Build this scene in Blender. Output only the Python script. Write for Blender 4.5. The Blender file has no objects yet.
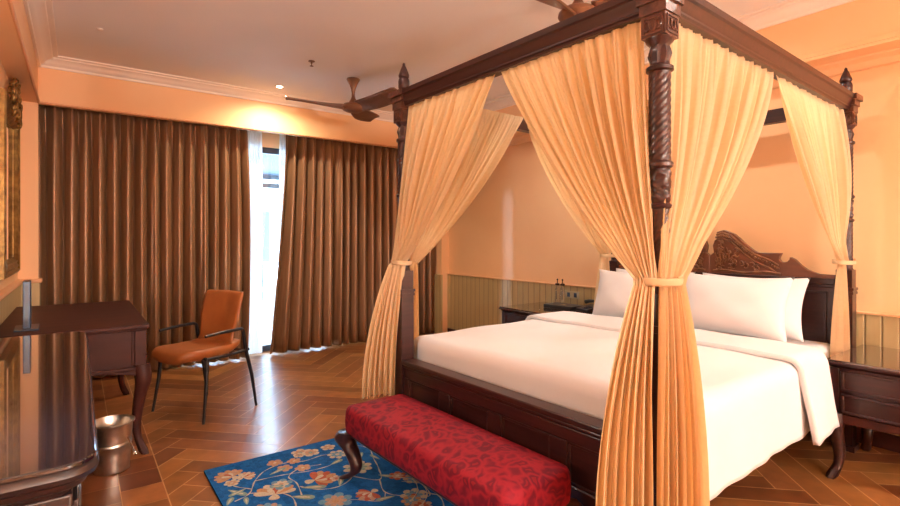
import bpy, bmesh, math, random
from math import sin, cos, pi, radians
from mathutils import Vector, Matrix
random.seed(7)
scene = bpy.context.scene
COL = scene.collection

# ------------------------------------------------------------------ materials
def new_mat(name):
    m = bpy.data.materials.new(name); m.use_nodes = True
    nt = m.node_tree
    return m, nt, nt.nodes['Principled BSDF']

def N(nt, typ, **kw):
    n = nt.nodes.new(typ)
    for k, v in kw.items():
        if k in n.inputs: n.inputs[k].default_value = v
        else: setattr(n, k, v)
    return n

def coords(nt, scale=(1, 1, 1), rot=(0, 0, 0)):
    tc = N(nt, 'ShaderNodeTexCoord'); mp = N(nt, 'ShaderNodeMapping')
    mp.inputs['Scale'].default_value = scale; mp.inputs['Rotation'].default_value = rot
    nt.links.new(tc.outputs['Object'], mp.inputs['Vector'])
    return mp.outputs['Vector']

def ramp(nt, fac, stops):
    r = N(nt, 'ShaderNodeValToRGB')
    while len(r.color_ramp.elements) < len(stops): r.color_ramp.elements.new(0.5)
    for e, (p, c) in zip(r.color_ramp.elements, stops):
        e.position = p; e.color = (*c, 1)
    nt.links.new(fac, r.inputs['Fac'])
    return r.outputs['Color']

def bump(nt, b, height, strength=.3, dist=.01):
    bn = N(nt, 'ShaderNodeBump'); bn.inputs['Strength'].default_value = strength; bn.inputs['Distance'].default_value = dist
    nt.links.new(height, bn.inputs['Height']); nt.links.new(bn.outputs['Normal'], b.inputs['Normal'])

def simple(name, c1, c2=None, rough=.5, metal=0, scale=(8, 8, 8), detail=4, bmp=0, bscale=None, coat=0, sheen=0, spec=.5, ior=None):
    m, nt, b = new_mat(name)
    b.inputs['Roughness'].default_value = rough; b.inputs['Metallic'].default_value = metal
    b.inputs['Coat Weight'].default_value = coat; b.inputs['Sheen Weight'].default_value = sheen
    b.inputs['Specular IOR Level'].default_value = spec
    if ior: b.inputs['IOR'].default_value = ior
    c2 = c2 or tuple(x * .88 for x in c1)
    nz = N(nt, 'ShaderNodeTexNoise', Detail=detail, Scale=1.0)
    nt.links.new(coords(nt, scale), nz.inputs['Vector'])
    nt.links.new(ramp(nt, nz.outputs['Fac'], [(.3, c2), (.7, c1)]), b.inputs['Base Color'])
    if bmp:
        n2 = N(nt, 'ShaderNodeTexNoise', Detail=3.0, Scale=1.0)
        nt.links.new(coords(nt, bscale or scale), n2.inputs['Vector'])
        bump(nt, b, n2.outputs['Fac'], bmp, .005)
    return m

M = {}
M['wall'] = simple('peach_paint', (.90, .55, .29), (.88, .53, .275), .55, scale=(3, 3, 3), bmp=.05, bscale=(60, 60, 60))
M['ceiling'] = simple('ceiling_paint', (.90, .86, .82), (.88, .84, .80), .75, scale=(2, 2, 2))
M['moulding'] = simple('moulding_paint', (.90, .80, .70), (.88, .78, .68), .5)
M['rope'] = simple('rope_trim_paint', (.78, .42, .22), (.74, .38, .19), .5)
M['dark_wood'] = simple('dark_mahogany', (.045, .013, .012), (.020, .007, .007), .33, scale=(3, 3, 40), coat=.15, spec=.4, bmp=.06, bscale=(10, 10, 60))
M['wood_x'] = simple('dark_mahogany_rail', (.042, .013, .012), (.022, .008, .008), .33, scale=(40, 3, 40), coat=.15, spec=.4)
M['red_wood'] = simple('red_brown_desk_wood', (.062, .018, .013), (.036, .011, .009), .5, scale=(2, 14, 14), coat=0, spec=.2)
M['carved'] = simple('carved_mahogany', (.10, .032, .016), (.04, .013, .009), .35, scale=(30, 30, 30), bmp=.5, bscale=(60, 60, 60), coat=.2)
M['console_wood'] = simple('near_black_console_wood', (.028, .014, .014), (.014, .008, .009), .3, scale=(3, 30, 3), coat=.3)
M['gold_carving'] = simple('gilt_carving', (.24, .10, .035), (.10, .035, .015), .35, scale=(25, 25, 25), coat=.3)
M['black_metal'] = simple('black_metal', (.035, .035, .04), (.025, .025, .03), .35, metal=.6)
M['steel'] = simple('hammered_steel', (.72, .68, .60), (.58, .53, .46), .30, metal=1, scale=(30, 30, 30), bmp=.15, bscale=(40, 40, 40))
M['gilt'] = simple('antique_gold', (.42, .24, .07), (.16, .08, .025), .38, metal=.7, scale=(18, 18, 18), bmp=.4, bscale=(70, 70, 70))
M['linen'] = simple('white_bed_linen', (.70, .695, .71), (.68, .675, .69), .8, scale=(4, 4, 4), sheen=.2, bmp=.10, bscale=(9, 9, 9))
M['leather'] = simple('tan_orange_leather', (.42, .135, .035), (.31, .09, .022), .42, scale=(6, 6, 6), bmp=.08, bscale=(90, 90, 90))
M['fan'] = simple('brown_fan_wood', (.20, .085, .04), (.12, .05, .025), .38, scale=(4, 20, 4), coat=.2)
M['plastic_black'] = simple('black_plastic', (.03, .03, .035), (.02, .02, .025), .3)
M['plastic_cream'] = simple('olive_cream_plastic', (.46, .38, .22), (.44, .36, .2), .35)
M['grey_metal'] = simple('grey_blue_metal', (.04, .055, .09), (.03, .04, .06), .35, metal=.4)
M['chrome'] = simple('chrome', (.8, .8, .8), (.7, .7, .7), .12, metal=1)
M['ext_white'] = simple('white_render_outside', (.42, .47, .52), (.38, .43, .48), .7)
M['ext_blue'] = simple('blue_grey_awning', (.03, .055, .09), (.02, .04, .07), .6)
M['ext_floor'] = simple('balcony_tiles', (.55, .58, .6), (.45, .5, .53), .6)
M['frame_dark'] = simple('dark_door_frame', (.05, .06, .075), (.04, .045, .06), .4)
M['cord'] = simple('cream_cord', (.85, .62, .36), (.75, .52, .28), .7)

# glass
def glass_mat(name, tint=(1, 1, 1), rough=0.0):
    m, nt, b = new_mat(name)
    b.inputs['Transmission Weight'].default_value = 1; b.inputs['Roughness'].default_value = rough
    b.inputs['Base Color'].default_value = (*tint, 1); b.inputs['IOR'].default_value = 1.45
    return m
M['glass'] = glass_mat('clear_glass')
def thin_pane():
    m, nt, b = new_mat('window_pane_glass')
    nt.nodes.remove(b)
    out = nt.nodes['Material Output']
    t = N(nt, 'ShaderNodeBsdfTransparent'); g = N(nt, 'ShaderNodeBsdfGlossy', Roughness=.02); mx = N(nt, 'ShaderNodeMixShader')
    t.inputs['Color'].default_value = (.93, .97, 1, 1); mx.inputs['Fac'].default_value = .06
    nt.links.new(t.outputs[0], mx.inputs[1]); nt.links.new(g.outputs[0], mx.inputs[2]); nt.links.new(mx.outputs[0], out.inputs['Surface'])
    return m
M['pane'] = thin_pane()
# mirror
M['mirror'] = simple('silvered_mirror', (.85, .82, .78), (.85, .82, .78), .02, metal=1)
# glass covered dark top
def glossy_top(name, col, rough):
    m, nt, b = new_mat(name)
    nz = N(nt, 'ShaderNodeTexNoise', Detail=4.0, Scale=1.0)
    nt.links.new(coords(nt, (2, 20, 2)), nz.inputs['Vector'])
    nt.links.new(ramp(nt, nz.outputs['Fac'], [(.3, tuple(c * .6 for c in col)), (.7, col)]), b.inputs['Base Color'])
    b.inputs['Roughness'].default_value = rough
    b.inputs['IOR'].default_value = 1.5; b.inputs['Coat Weight'].default_value = 1; b.inputs['Coat Roughness'].default_value = .01; b.inputs['Coat IOR'].default_value = 1.75
    return m
M['console_top'] = glossy_top('glass_over_dark_wood', (.012, .009, .013), .12)
M['stand_top'] = glossy_top('glass_over_brown_wood', (.07, .04, .03), .10)

# drapes: thin translucent fabric
def cloth(name, col, trans, tcol, weave=140, rough=.85, amp=.1):
    m, nt, b = new_mat(name)
    out = nt.nodes['Material Output']
    nz = N(nt, 'ShaderNodeTexNoise', Detail=5.0, Scale=1.0)
    nt.links.new(coords(nt, (25, 25, 90)), nz.inputs['Vector'])
    nt.links.new(ramp(nt, nz.outputs['Fac'], [(.3, tuple(c * (1 - amp) for c in col)), (.7, col)]), b.inputs['Base Color'])
    b.inputs['Roughness'].default_value = rough; b.inputs['Sheen Weight'].default_value = .15
    b.inputs['Specular IOR Level'].default_value = .2
    t = N(nt, 'ShaderNodeBsdfTranslucent'); t.inputs['Color'].default_value = (*tcol, 1)
    mx = N(nt, 'ShaderNodeMixShader'); mx.inputs['Fac'].default_value = trans
    wv = N(nt, 'ShaderNodeTexNoise', Detail=2.0, Scale=1.0)
    nt.links.new(coords(nt, (weave, weave, weave * 2)), wv.inputs['Vector'])
    bump(nt, b, wv.outputs['Fac'], .25, .002)
    nt.links.new(b.outputs[0], mx.inputs[1]); nt.links.new(t.outputs[0], mx.inputs[2]); nt.links.new(mx.outputs[0], out.inputs['Surface'])
    return m
M['drape'] = cloth('golden_cream_drape', (.82, .66, .42), .42, (.90, .62, .28))
M['sheer'] = cloth('white_sheer', (.85, .84, .82), .5, (.8, .8, .8))

def curtain_mat():
    m, nt, b = new_mat('bronze_satin_curtain')
    nz = N(nt, 'ShaderNodeTexNoise', Detail=4.0, Scale=1.0)
    nt.links.new(coords(nt, (60, 60, 3)), nz.inputs['Vector'])
    nt.links.new(ramp(nt, nz.outputs['Fac'], [(.3, (.22, .115, .062)), (.7, (.31, .168, .088))]), b.inputs['Base Color'])
    b.inputs['Roughness'].default_value = .36; b.inputs['Specular IOR Level'].default_value = .7
    b.inputs['Sheen Weight'].default_value = .25; b.inputs['Sheen Tint'].default_value = (1, .6, .3, 1); b.inputs['Anisotropic'].default_value = .3
    n2 = N(nt, 'ShaderNodeTexNoise', Detail=2.0, Scale=1.0)
    nt.links.new(coords(nt, (200, 200, 60)), n2.inputs['Vector']); bump(nt, b, n2.outputs['Fac'], .15, .002)
    return m
M['curtain'] = curtain_mat()
M['curtain'].node_tree.nodes['Principled BSDF'].inputs['Metallic'].default_value = .45

def beadboard(name, axis, c1, c2, cg, width=.085):
    m, nt, b = new_mat(name)
    v = coords(nt)
    sp = N(nt, 'ShaderNodeSeparateXYZ'); nt.links.new(v, sp.inputs[0])
    d = N(nt, 'ShaderNodeMath', operation='DIVIDE'); d.inputs[1].default_value = width; nt.links.new(sp.outputs[axis], d.inputs[0])
    f = N(nt, 'ShaderNodeMath', operation='FRACT'); nt.links.new(d.outputs[0], f.inputs[0])
    pp = N(nt, 'ShaderNodeMath', operation='PINGPONG'); pp.inputs[1].default_value = .5; nt.links.new(f.outputs[0], pp.inputs[0])
    nz = N(nt, 'ShaderNodeTexNoise', Detail=4.0, Scale=1.0); nt.links.new(coords(nt, (30, 30, 4)), nz.inputs['Vector'])
    base = ramp(nt, nz.outputs['Fac'], [(.3, c2), (.7, c1)])
    g = N(nt, 'ShaderNodeMath', operation='LESS_THAN'); g.inputs[1].default_value = .055; nt.links.new(pp.outputs[0], g.inputs[0])
    mx = N(nt, 'ShaderNodeMix', data_type='RGBA'); nt.links.new(g.outputs[0], mx.inputs['Factor'])
    nt.links.new(base, mx.inputs['A']); mx.inputs['B'].default_value = (*cg, 1)
    nt.links.new(mx.outputs['Result'], b.inputs['Base Color']); b.inputs['Roughness'].default_value = .5
    sm = N(nt, 'ShaderNodeMapRange'); sm.inputs['From Max'].default_value = .1; nt.links.new(pp.outputs[0], sm.inputs['Value'])
    bump(nt, b, sm.outputs['Result'], .6, .006)
    return m
BB = ((.50, .37, .18), (.45, .33, .155), (.27, .19, .09))
M['bead_y'] = beadboard('olive_beadboard_side', 1, *BB)
M['bead_x'] = beadboard('olive_beadboard_back', 0, *BB)

def attr_mat(name, rough, scale, lo=.75, hi=1.15, coat=0, bmp=.05, spec=.5):
    """colour from the mesh's own per-piece colour, times wood grain"""
    m, nt, b = new_mat(name)
    at = N(nt, 'ShaderNodeVertexColor', layer_name='Col')
    nz = N(nt, 'ShaderNodeTexNoise', Detail=6.0, Scale=1.0); nt.links.new(coords(nt, scale), nz.inputs['Vector'])
    rr = ramp(nt, nz.outputs['Fac'], [(.3, (lo,) * 3), (.7, (hi,) * 3)])
    mx = N(nt, 'ShaderNodeMix', data_type='RGBA', blend_type='MULTIPLY'); mx.inputs['Factor'].default_value = 1
    nt.links.new(at.outputs['Color'], mx.inputs['A']); nt.links.new(rr, mx.inputs['B'])
    nt.links.new(mx.outputs['Result'], b.inputs['Base Color'])
    b.inputs['Roughness'].default_value = rough; b.inputs['Coat Weight'].default_value = coat; b.inputs['Coat Roughness'].default_value = .15
    b.inputs['Specular IOR Level'].default_value = spec
    if bmp: bump(nt, b, nz.outputs['Fac'], bmp, .004)
    return m
M['floor'] = attr_mat('parquet_wood', .33, (9, 9, 9), coat=.25, bmp=.04)
M['rug'] = attr_mat('wool_rug', .95, (120, 120, 120), .8, 1.15, bmp=.4, spec=.1)

def damask():
    m, nt, b = new_mat('red_damask')
    v = coords(nt, (1, 1, 1))
    w = N(nt, 'ShaderNodeTexNoise', Detail=2.0, Scale=9.0); nt.links.new(v, w.inputs['Vector'])
    ad = N(nt, 'ShaderNodeVectorMath', operation='MULTIPLY_ADD'); nt.links.new(w.outputs['Color'], ad.inputs[0])
    ad.inputs[1].default_value = (.16, .16, .16); nt.links.new(v, ad.inputs[2])
    vo = N(nt, 'ShaderNodeTexVoronoi', Scale=16.0, feature='DISTANCE_TO_EDGE'); nt.links.new(ad.outputs[0], vo.inputs['Vector'])
    n2 = N(nt, 'ShaderNodeTexNoise', Detail=2.0, Scale=11.0); nt.links.new(v, n2.inputs['Vector'])
    cr = N(nt, 'ShaderNodeMath', operation='MULTIPLY'); nt.links.new(vo.outputs['Distance'], cr.inputs[0]); nt.links.new(n2.outputs['Fac'], cr.inputs[1])
    nt.links.new(ramp(nt, cr.outputs[0], [(.015, (.25, .009, .020)), (.09, (.14, .004, .016)), (.16, (.105, .003, .014)), (.2, (.20, .007, .015))]), b.inputs['Base Color'])
    b.inputs['Roughness'].default_value = .7; b.inputs['Specular IOR Level'].default_value = .25
    return m
M['damask'] = damask()

def emis(name, col, s):
    m, nt, b = new_mat(name)
    b.inputs['Emission Color'].default_value = (*col, 1); b.inputs['Emission Strength'].default_value = s
    b.inputs['Base Color'].default_value = (*col, 1)
    return m
M['lamp'] = emis('lit_lamp_lens', (1, .86, .62), 30)

# ------------------------------------------------------------------ mesh helpers
class MB:
    def __init__(s): s.v = []; s.f = []; s.c = []; s.col = (1, 1, 1)
    def add(s, vs, fs):
        o = len(s.v); s.v += [tuple(p) for p in vs]
        for f in fs: s.f.append(tuple(o + i for i in f)); s.c.append(s.col)
        return s
    def box(s, x0, x1, y0, y1, z0, z1, M4=None):
        p = [(x, y, z) for z in (z0, z1) for x, y in ((x0, y0), (x1, y0), (x1, y1), (x0, y1))]
        if M4 is not None: p = [M4 @ Vector(q) for q in p]
        return s.add(p, [(3, 2, 1, 0), (4, 5, 6, 7), (0, 1, 5, 4), (1, 2, 6, 5), (2, 3, 7, 6), (3, 0, 4, 7)])
    def rings(s, rs, closed=True, caps=True):
        """rs: list of rings (same count)"""
        n = len(rs[0]); vs = [p for r in rs for p in r]; fs = []
        for i in range(len(rs) - 1):
            for j in range(n if closed else n - 1):
                k = (j + 1) % n
                fs.append((i * n + j, i * n + k, (i + 1) * n + k, (i + 1) * n + j))
        if caps and closed:
            fs.append(tuple(reversed(range(n)))); fs.append(tuple(range((len(rs) - 1) * n, len(rs) * n)))
        return s.add(vs, fs)
    def lathe(s, prof, n=24, c=(0, 0), mod=None):
        rs = []
        for r, z in prof:
            rs.append([(c[0] + (r * (mod(2 * pi * j / n, z) if mod else 1)) * cos(2 * pi * j / n), c[1] + (r * (mod(2 * pi * j / n, z) if mod else 1)) * sin(2 * pi * j / n), z) for j in range(n)])
        return s.rings(rs)
    def tube(s, pts, rad, n=8, caps=True):
        pts = [Vector(p) for p in pts]
        rad = rad if isinstance(rad, (list, tuple)) else [rad] * len(pts)
        t0 = (pts[1] - pts[0]).normalized()
        up = Vector((0, 0, 1)) if abs(t0.z) < .9 else Vector((1, 0, 0))
        a = t0.cross(up).normalized(); rs = []
        for i, p in enumerate(pts):
            t = (pts[min(i + 1, len(pts) - 1)] - pts[max(i - 1, 0)]).normalized()
            a = (a - t * a.dot(t)).normalized(); b = t.cross(a)
            rs.append([p + (a * cos(2 * pi * j / n) + b * sin(2 * pi * j / n)) * rad[i] for j in range(n)])
        return s.rings(rs, caps=caps)
    def extrude(s, poly, vec):
        """poly: 3D ring, vec: extrusion vector"""
        v = Vector(vec)
        return s.rings([[Vector(p) for p in poly], [Vector(p) + v for p in poly]])
    def grid(s, fn, nu, nv):
        vs = [fn(i / nu, j / nv) for j in range(nv + 1) for i in range(nu + 1)]
        fs = [(j * (nu + 1) + i, j * (nu + 1) + i + 1, (j + 1) * (nu + 1) + i + 1, (j + 1) * (nu + 1) + i) for j in range(nv) for i in range(nu)]
        return s.add(vs, fs)
    def ell(s, c, r, n=12, m=8):
        rs = []
        for i in range(m + 1):
            t = pi * i / m; q = max(sin(t), .02)
            rs.append([(c[0] + r[0] * q * cos(2 * pi * j / n), c[1] + r[1] * q * sin(2 * pi * j / n), c[2] - r[2] * cos(t)) for j in range(n)])
        return s.rings(rs)
    def build(s, name, mat, parent=None, smooth=40, bevel=0, seg=2, solid=0, sub=0, colours=False, recalc=True, loc=None):
        me = bpy.data.meshes.new(name); me.from_pydata(s.v, [], s.f); me.update()
        if colours:
            ca = me.color_attributes.new('Col', 'FLOAT_COLOR', 'CORNER')
            i = 0
            for p, c in zip(me.polygons, s.c):
                for _ in p.loop_indices:
                    ca.data[i].color = (*c, 1); i += 1
        if recalc:
            bm = bmesh.new(); bm.from_mesh(me); bmesh.ops.recalc_face_normals(bm, faces=bm.faces); bm.to_mesh(me); bm.free()
        if smooth:
            me.polygons.foreach_set('use_smooth', [True] * len(me.polygons))
            if smooth < 180: me.set_sharp_from_angle(angle=radians(smooth))
        me.materials.append(mat)
        o = bpy.data.objects.new(name, me); COL.objects.link(o)
        if loc: o.location = loc
        if parent: o.parent = parent
        if solid:
            d = o.modifiers.new('thick', 'SOLIDIFY'); d.thickness = solid; d.offset = 0
        if bevel:
            d = o.modifiers.new('bevel', 'BEVEL'); d.width = bevel; d.segments = seg; d.limit_method = 'ANGLE'; d.angle_limit = radians(35)
        if sub:
            d = o.modifiers.new('sub', 'SUBSURF'); d.levels = sub; d.render_levels = sub
        return o

def tag(o, label=None, cat=None, group=None, kind=None):
    if label: o['label'] = label
    if cat: o['category'] = cat
    if group: o['group'] = group
    if kind: o['kind'] = kind
    return o
def thing(name, loc, rz, label, cat, group=None):
    o = bpy.data.objects.new(name, None); o.empty_display_size = .1; COL.objects.link(o)
    o.location = loc; o.rotation_euler = (0, 0, rz)
    return tag(o, label, cat, group)
def struct(o): return tag(o, kind='structure')
def copy_tree(o, parent=None):
    c = o.copy(); COL.objects.link(c)
    if parent: c.parent = parent
    for ch in [x for x in COL.objects if x.parent == o]: copy_tree(ch, c)
    return c
def carv(mb, pts_fn, n, r): mb.tube([pts_fn(i / n) for i in range(n + 1)], r, 6)

# ------------------------------------------------------------------ room
XL, XR, YB, YF, H = -.40, 4.05, -5.0, 5.95, 2.84
ZS = 2.449            # underside of the dropped beams
PY = 5.50             # face of the pelmet beam over the curtains
XSL, XSR = -.27, 3.82 # faces of side beams

# floor: herringbone parquet with a border of square blocks on the left
def make_floor():
    mb = MB(); pal = [(.30, .115, .034), (.24, .085, .026), (.38, .16, .045), (.27, .10, .034), (.20, .068, .024), (.34, .135, .036)]
    x0, x1, y0, y1 = XL - .1, XR + .1, YB - .1, YF + .05
    bx = .367
    w, L, g = .14, .70, .0032
    bm = bmesh.new(); cl = bm.loops.layers.float_color.new('Col')
    def quad(pts, c):
        vs = [bm.verts.new((p[0], p[1], 0)) for p in pts]
        f = bm.faces.new(vs)
        for l in f.loops: l[cl] = (*c, 1)
    ca = cos(pi / 4)
    def rot(p): return ((p[0] - p[1]) * ca + 2.033, (p[0] + p[1]) * ca + 2.0 )
    rnd = random.Random(3)
    for a in range(-60, 61):
        for b in range(-12, 13):
            ox, oy = a * w - b * L, a * w + b * L
            for q in (((0, 0), (L, w)), ((0, w), (w, w + L))):
                (ax, ay), (cx, cy) = q
                r = [(ox + ax + g, oy + ay + g), (ox + cx - g, oy + ay + g), (ox + cx - g, oy + cy - g), (ox + ax + g, oy + cy - g)]
                r = [rot(p) for p in r]
                mx, my = sum(p[0] for p in r) / 4, sum(p[1] for p in r) / 4
                if mx < bx - .4 or mx > x1 + .4 or my < y0 - .4 or my > y1 + .4: continue
                c = rnd.choice(pal); k = rnd.uniform(.8, 1.2)
                quad(r, tuple(x * k for x in c))
    for co, no in (((bx + .003, 0, 0), (-1, 0, 0)), ((x1, 0, 0), (1, 0, 0)), ((0, y0, 0), (0, -1, 0)), ((0, y1, 0), (0, 1, 0))):
        bmesh.ops.bisect_plane(bm, geom=bm.verts[:] + bm.edges[:] + bm.faces[:], plane_co=co, plane_no=no, clear_outer=True)
    # border blocks
    s = .19
    k0 = 0
    for i in range(4):
        xa, xb = bx - (i + 1) * s, bx - i * s
        off = .09 if i % 2 else 0
        y = y0 + off
        while y < y1:
            c = rnd.choice(pal); k = rnd.uniform(.75, 1.05)
            quad([(max(xa, x0) + .0016, y + .0016), (xb - .0025, y + .0016), (xb - .0025, min(y + .21, y1) - .0016), (max(xa, x0) + .0016, min(y + .21, y1) - .0016)], (c[0] * k, c[1] * k * .85, c[2] * k * .9))
            y += .21
    for f in bm.faces:
        if f.normal.z < 0: f.normal_flip()
    # pale joint bed just under the blocks
    vs = [bm.verts.new((x, y, -.0012)) for x, y in ((x0, y0), (x1, y0), (x1, y1), (x0, y1))]
    f = bm.faces.new(vs)
    for l in f.loops: l[cl] = (.62, .36, .17, 1)
    me = bpy.data.meshes.new('floor'); bm.to_mesh(me); bm.free(); me.materials.append(M['floor'])
    o = bpy.data.objects.new('floor', me); COL.objects.link(o); struct(o)
make_floor()

b = MB(); b.box(XL - .15, XR + .15, YB - .15, YF + .15, H, H + .1); struct(b.build('ceiling', M['ceiling'], smooth=0))
b = MB(); b.box(XL - .12, XL, YB, YF, 0, H); b.box(XL, XSL, YB, PY, ZS, H); struct(b.build('wall_left', M['wall'], smooth=0))
b = MB(); b.box(XR, XR + .12, YB, YF, 0, H); b.box(XSR, XR, YB, PY, ZS, H); b.box(XR - .12, XR, PY + .02, PY + .14, 0, ZS); struct(b.build('wall_right', M['wall'], smooth=0))
b = MB(); b.box(XL - .12, XR + .12, YB - .12, YB, 0, H); struct(b.build('wall_front', M['wall'], smooth=0))
# back wall with the door opening, the pelmet beam and the pilaster at its left
WX0, WX1, WZ = .95, 2.55, 2.36
b = MB()
b.box(XL - .12, WX0, YF, YF + .12, 0, H); b.box(WX1, XR + .12, YF, YF + .12, 0, H); b.box(WX0, WX1, YF, YF + .12, WZ, H)
b.box(XSL - .0, XR, PY, PY + .06, ZS, H)
b.box(XL, XSL, PY, PY + .08, 0, H)
struct(b.build('wall_back', M['wall'], smooth=0))

# crown moulding round the ceiling (profile: o = out from wall, z)
def crown_prof(): return [(0, 2.755), (.018, 2.755), (.022, 2.772), (.036, 2.778), (.05, 2.795), (.075, 2.812), (.10, 2.818), (.104, 2.828), (.135, 2.830), (.138, H), (0, H)]
def mould(name, a, bpt, out, prof, mat, mitre=(1, 1), n=1):
    a, bpt, out = Vector((*a, 0)), Vector((*bpt, 0)), Vector((*out, 0)); d = (bpt - a).normalized()
    r0 = [a + out * o + d * (o * mitre[0]) + Vector((0, 0, z)) for o, z in prof]
    r1 = [bpt + out * o - d * (o * mitre[1]) + Vector((0, 0, z)) for o, z in prof]
    m = MB(); m.rings([r0, r1]); return struct(m.build(name, mat, smooth=35))
mould('trim_1', (XSL, YB), (XSL, PY), (1, 0), crown_prof(), M['moulding'])
mould('trim_2', (XSL, PY), (XSR, PY), (0, -1), crown_prof(), M['moulding'])
mould('trim_3', (XSR, PY), (XSR, YB), (-1, 0), crown_prof(), M['moulding'])
# rope mouldings under the beams
def rope(name, a, bpt, r=.011, mat=None):
    a, bpt = Vector(a), Vector(bpt); L = (bpt - a).length; n = int(L / .012)
    pts = [a.lerp(bpt, i / n) for i in range(n + 1)]
    m = MB(); m.tube(pts, [r * (1 if i % 3 else .62) for i in range(n + 1)], 8)
    return struct(m.build(name, mat or M['rope'], smooth=50))
rope('trim_4', (XSL + .004, YB, ZS + .006), (XSL + .004, PY - .01, ZS + .006))
rope('trim_5', (XSL, PY - .006, ZS + .006), (XSR, PY - .006, ZS + .006))
mould('trim_6', (XSR, PY), (XSR, YB), (-1, 0), [(0, ZS - .004), (.03, ZS - .004), (.034, ZS + .012), (.02, ZS + .022), (.014, ZS + .05), (0, ZS + .055)], M['wall'], (0, 0))
mould('trim_7', (XR, PY), (XR, YB), (-1, 0), [(0, ZS - .07), (.03, ZS - .065), (.05, ZS - .03), (.09, ZS - .012), (.095, ZS), (0, ZS)], M['wall'], (0, 0))
# wainscots
WH = .822; WHL = .93
b = MB(); b.box(XR - .022, XR, YB, PY + .02, .0, WH); struct(b.build('trim_8', M['bead_y'], smooth=0))
mould('trim_9', (XR - .02, PY + .02), (XR - .02, YB), (-1, 0), [(0, WH), (.012, WH), (.016, WH + .012), (0, WH + .018)], M['wall'], (0, 0))
b = MB(); b.box(XR - .145, XR - .12, PY + .0, PY + .15, 0, WH); struct(b.build('trim_10', M['bead_y'], smooth=0))
b = MB(); b.box(XL, XL + .02, YB, PY, 0, WHL); struct(b.build('trim_11', M['bead_y'], smooth=0))
b = MB(); b.box(XL, XSL + .015, PY - .018, PY + .085, 0, WHL); struct(b.build('trim_12', M['bead_x'], smooth=0))
mould('trim_13', (XL, YB), (XL, PY - .02), (1, 0), [(0, WHL), (.030, WHL), (.038, WHL + .012), (.034, WHL + .028), (.02, WHL + .036), (0, WHL + .04)], M['rope'], (0, 0))
b = MB(); b.box(XL, XSL + .028, PY - .03, PY + .09, WHL, WHL + .035); struct(b.build('trim_14', M['rope'], bevel=.01, seg=3))
# baseboards
for nm, x0, x1, y0, y1 in (('baseboard_right', XR - .04, XR - .02, YB, PY), ('baseboard_left', XL + .018, XL + .035, YB, PY - .02)):
    b = MB(); b.box(x0, x1, y0, y1, 0, .10); struct(b.build(nm, M['red_wood'], bevel=.006))

# ------------------------------------------------------------------ glazed balcony door
b = MB()
for x0, x1 in ((WX0, WX0 + .06), (WX1 - .06, WX1), (1.30, 1.38)): b.box(x0, x1, YF + .02, YF + .08, .02, WZ)
b.box(WX0, WX1, YF + .02, YF + .08, WZ - .07, WZ); b.box(WX0, WX1, YF + .02, YF + .08, 0, .07)
wf = struct(b.build('window_1', M['frame_dark'], bevel=.004))
b = MB(); b.box(WX0 + .055, 1.31, YF + .045, YF + .051, .06, WZ - .06); b.box(1.375, WX1 - .055, YF + .045, YF + .051, .06, WZ - .06)
b.build('pane', M['pane'], wf, smooth=0)

# outside: balcony slab, parapet with a white railing, awning, building opposite
b = MB(); b.box(-.5, 5.0, YF + .13, 8.2, -.14, -.03); struct(b.build('balcony_floor', M['ext_floor'], smooth=0))
t = thing('balcony_railing', (2.2, 7.75, -.03), 0, 'white balustrade of upright bars seen through the gap between the curtains', 'railing')
b = MB(); b.box(-1.6, 2.6, -.03, .03, .93, .99); b.box(-1.6, 2.6, -.03, .03, .55, .60); b.build('rail', M['ext_white'], t, bevel=.005)
for i in range(0, 22):
    b = MB(); x = -1.55 + i * .19; b.box(x, x + .07, -.018, .018, .0, .93); b.build('baluster', M['ext_white'] if i % 2 else M['ext_blue'], t, bevel=.004)
b = MB(); b.box(-1.6, 2.6, -.08, .08, 0, .42); b.build('plinth', M['ext_white'], t, bevel=.008)
t = thing('balcony_awning', (2.2, 7.0, 2.30), 0, 'blue grey awning above the balcony outside the curtain gap', 'awning')
b = MB(); b.extrude([(-1.8, -.8, .12), (-1.8, .7, -.03), (-1.8, .7, -.11), (-1.8, .66, -.11), (-1.8, .66, -.05), (-1.8, -.8, .09)], (4.4, 0, 0)); b.build('canopy', M['ext_blue'], t)
b = MB(); b.box(-1.8, 2.6, .64, .70, -.24, -.17); b.build('front_beam', M['frame_dark'], t)
t = thing('neighbouring_building', (3.5, 15, -3), 0, 'bright white building facade opposite, glimpsed between the curtains', 'building')
b = MB(); b.box(-5, 6, 0, 4, 0, 6.6); b.build('wall', M['ext_white'], t)
b = MB(); b.box(-5.2, 6.2, -.35, 4.2, 6.6, 6.9); b.build('roof', M['ext_blue'], t)
for i in range(5):
    f = MB(); f.box(-4 + i * 2, -3 + i * 2, -.05, .02, 3.6, 5.1); fo = f.build('window', M['ext_blue'], t)

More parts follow.
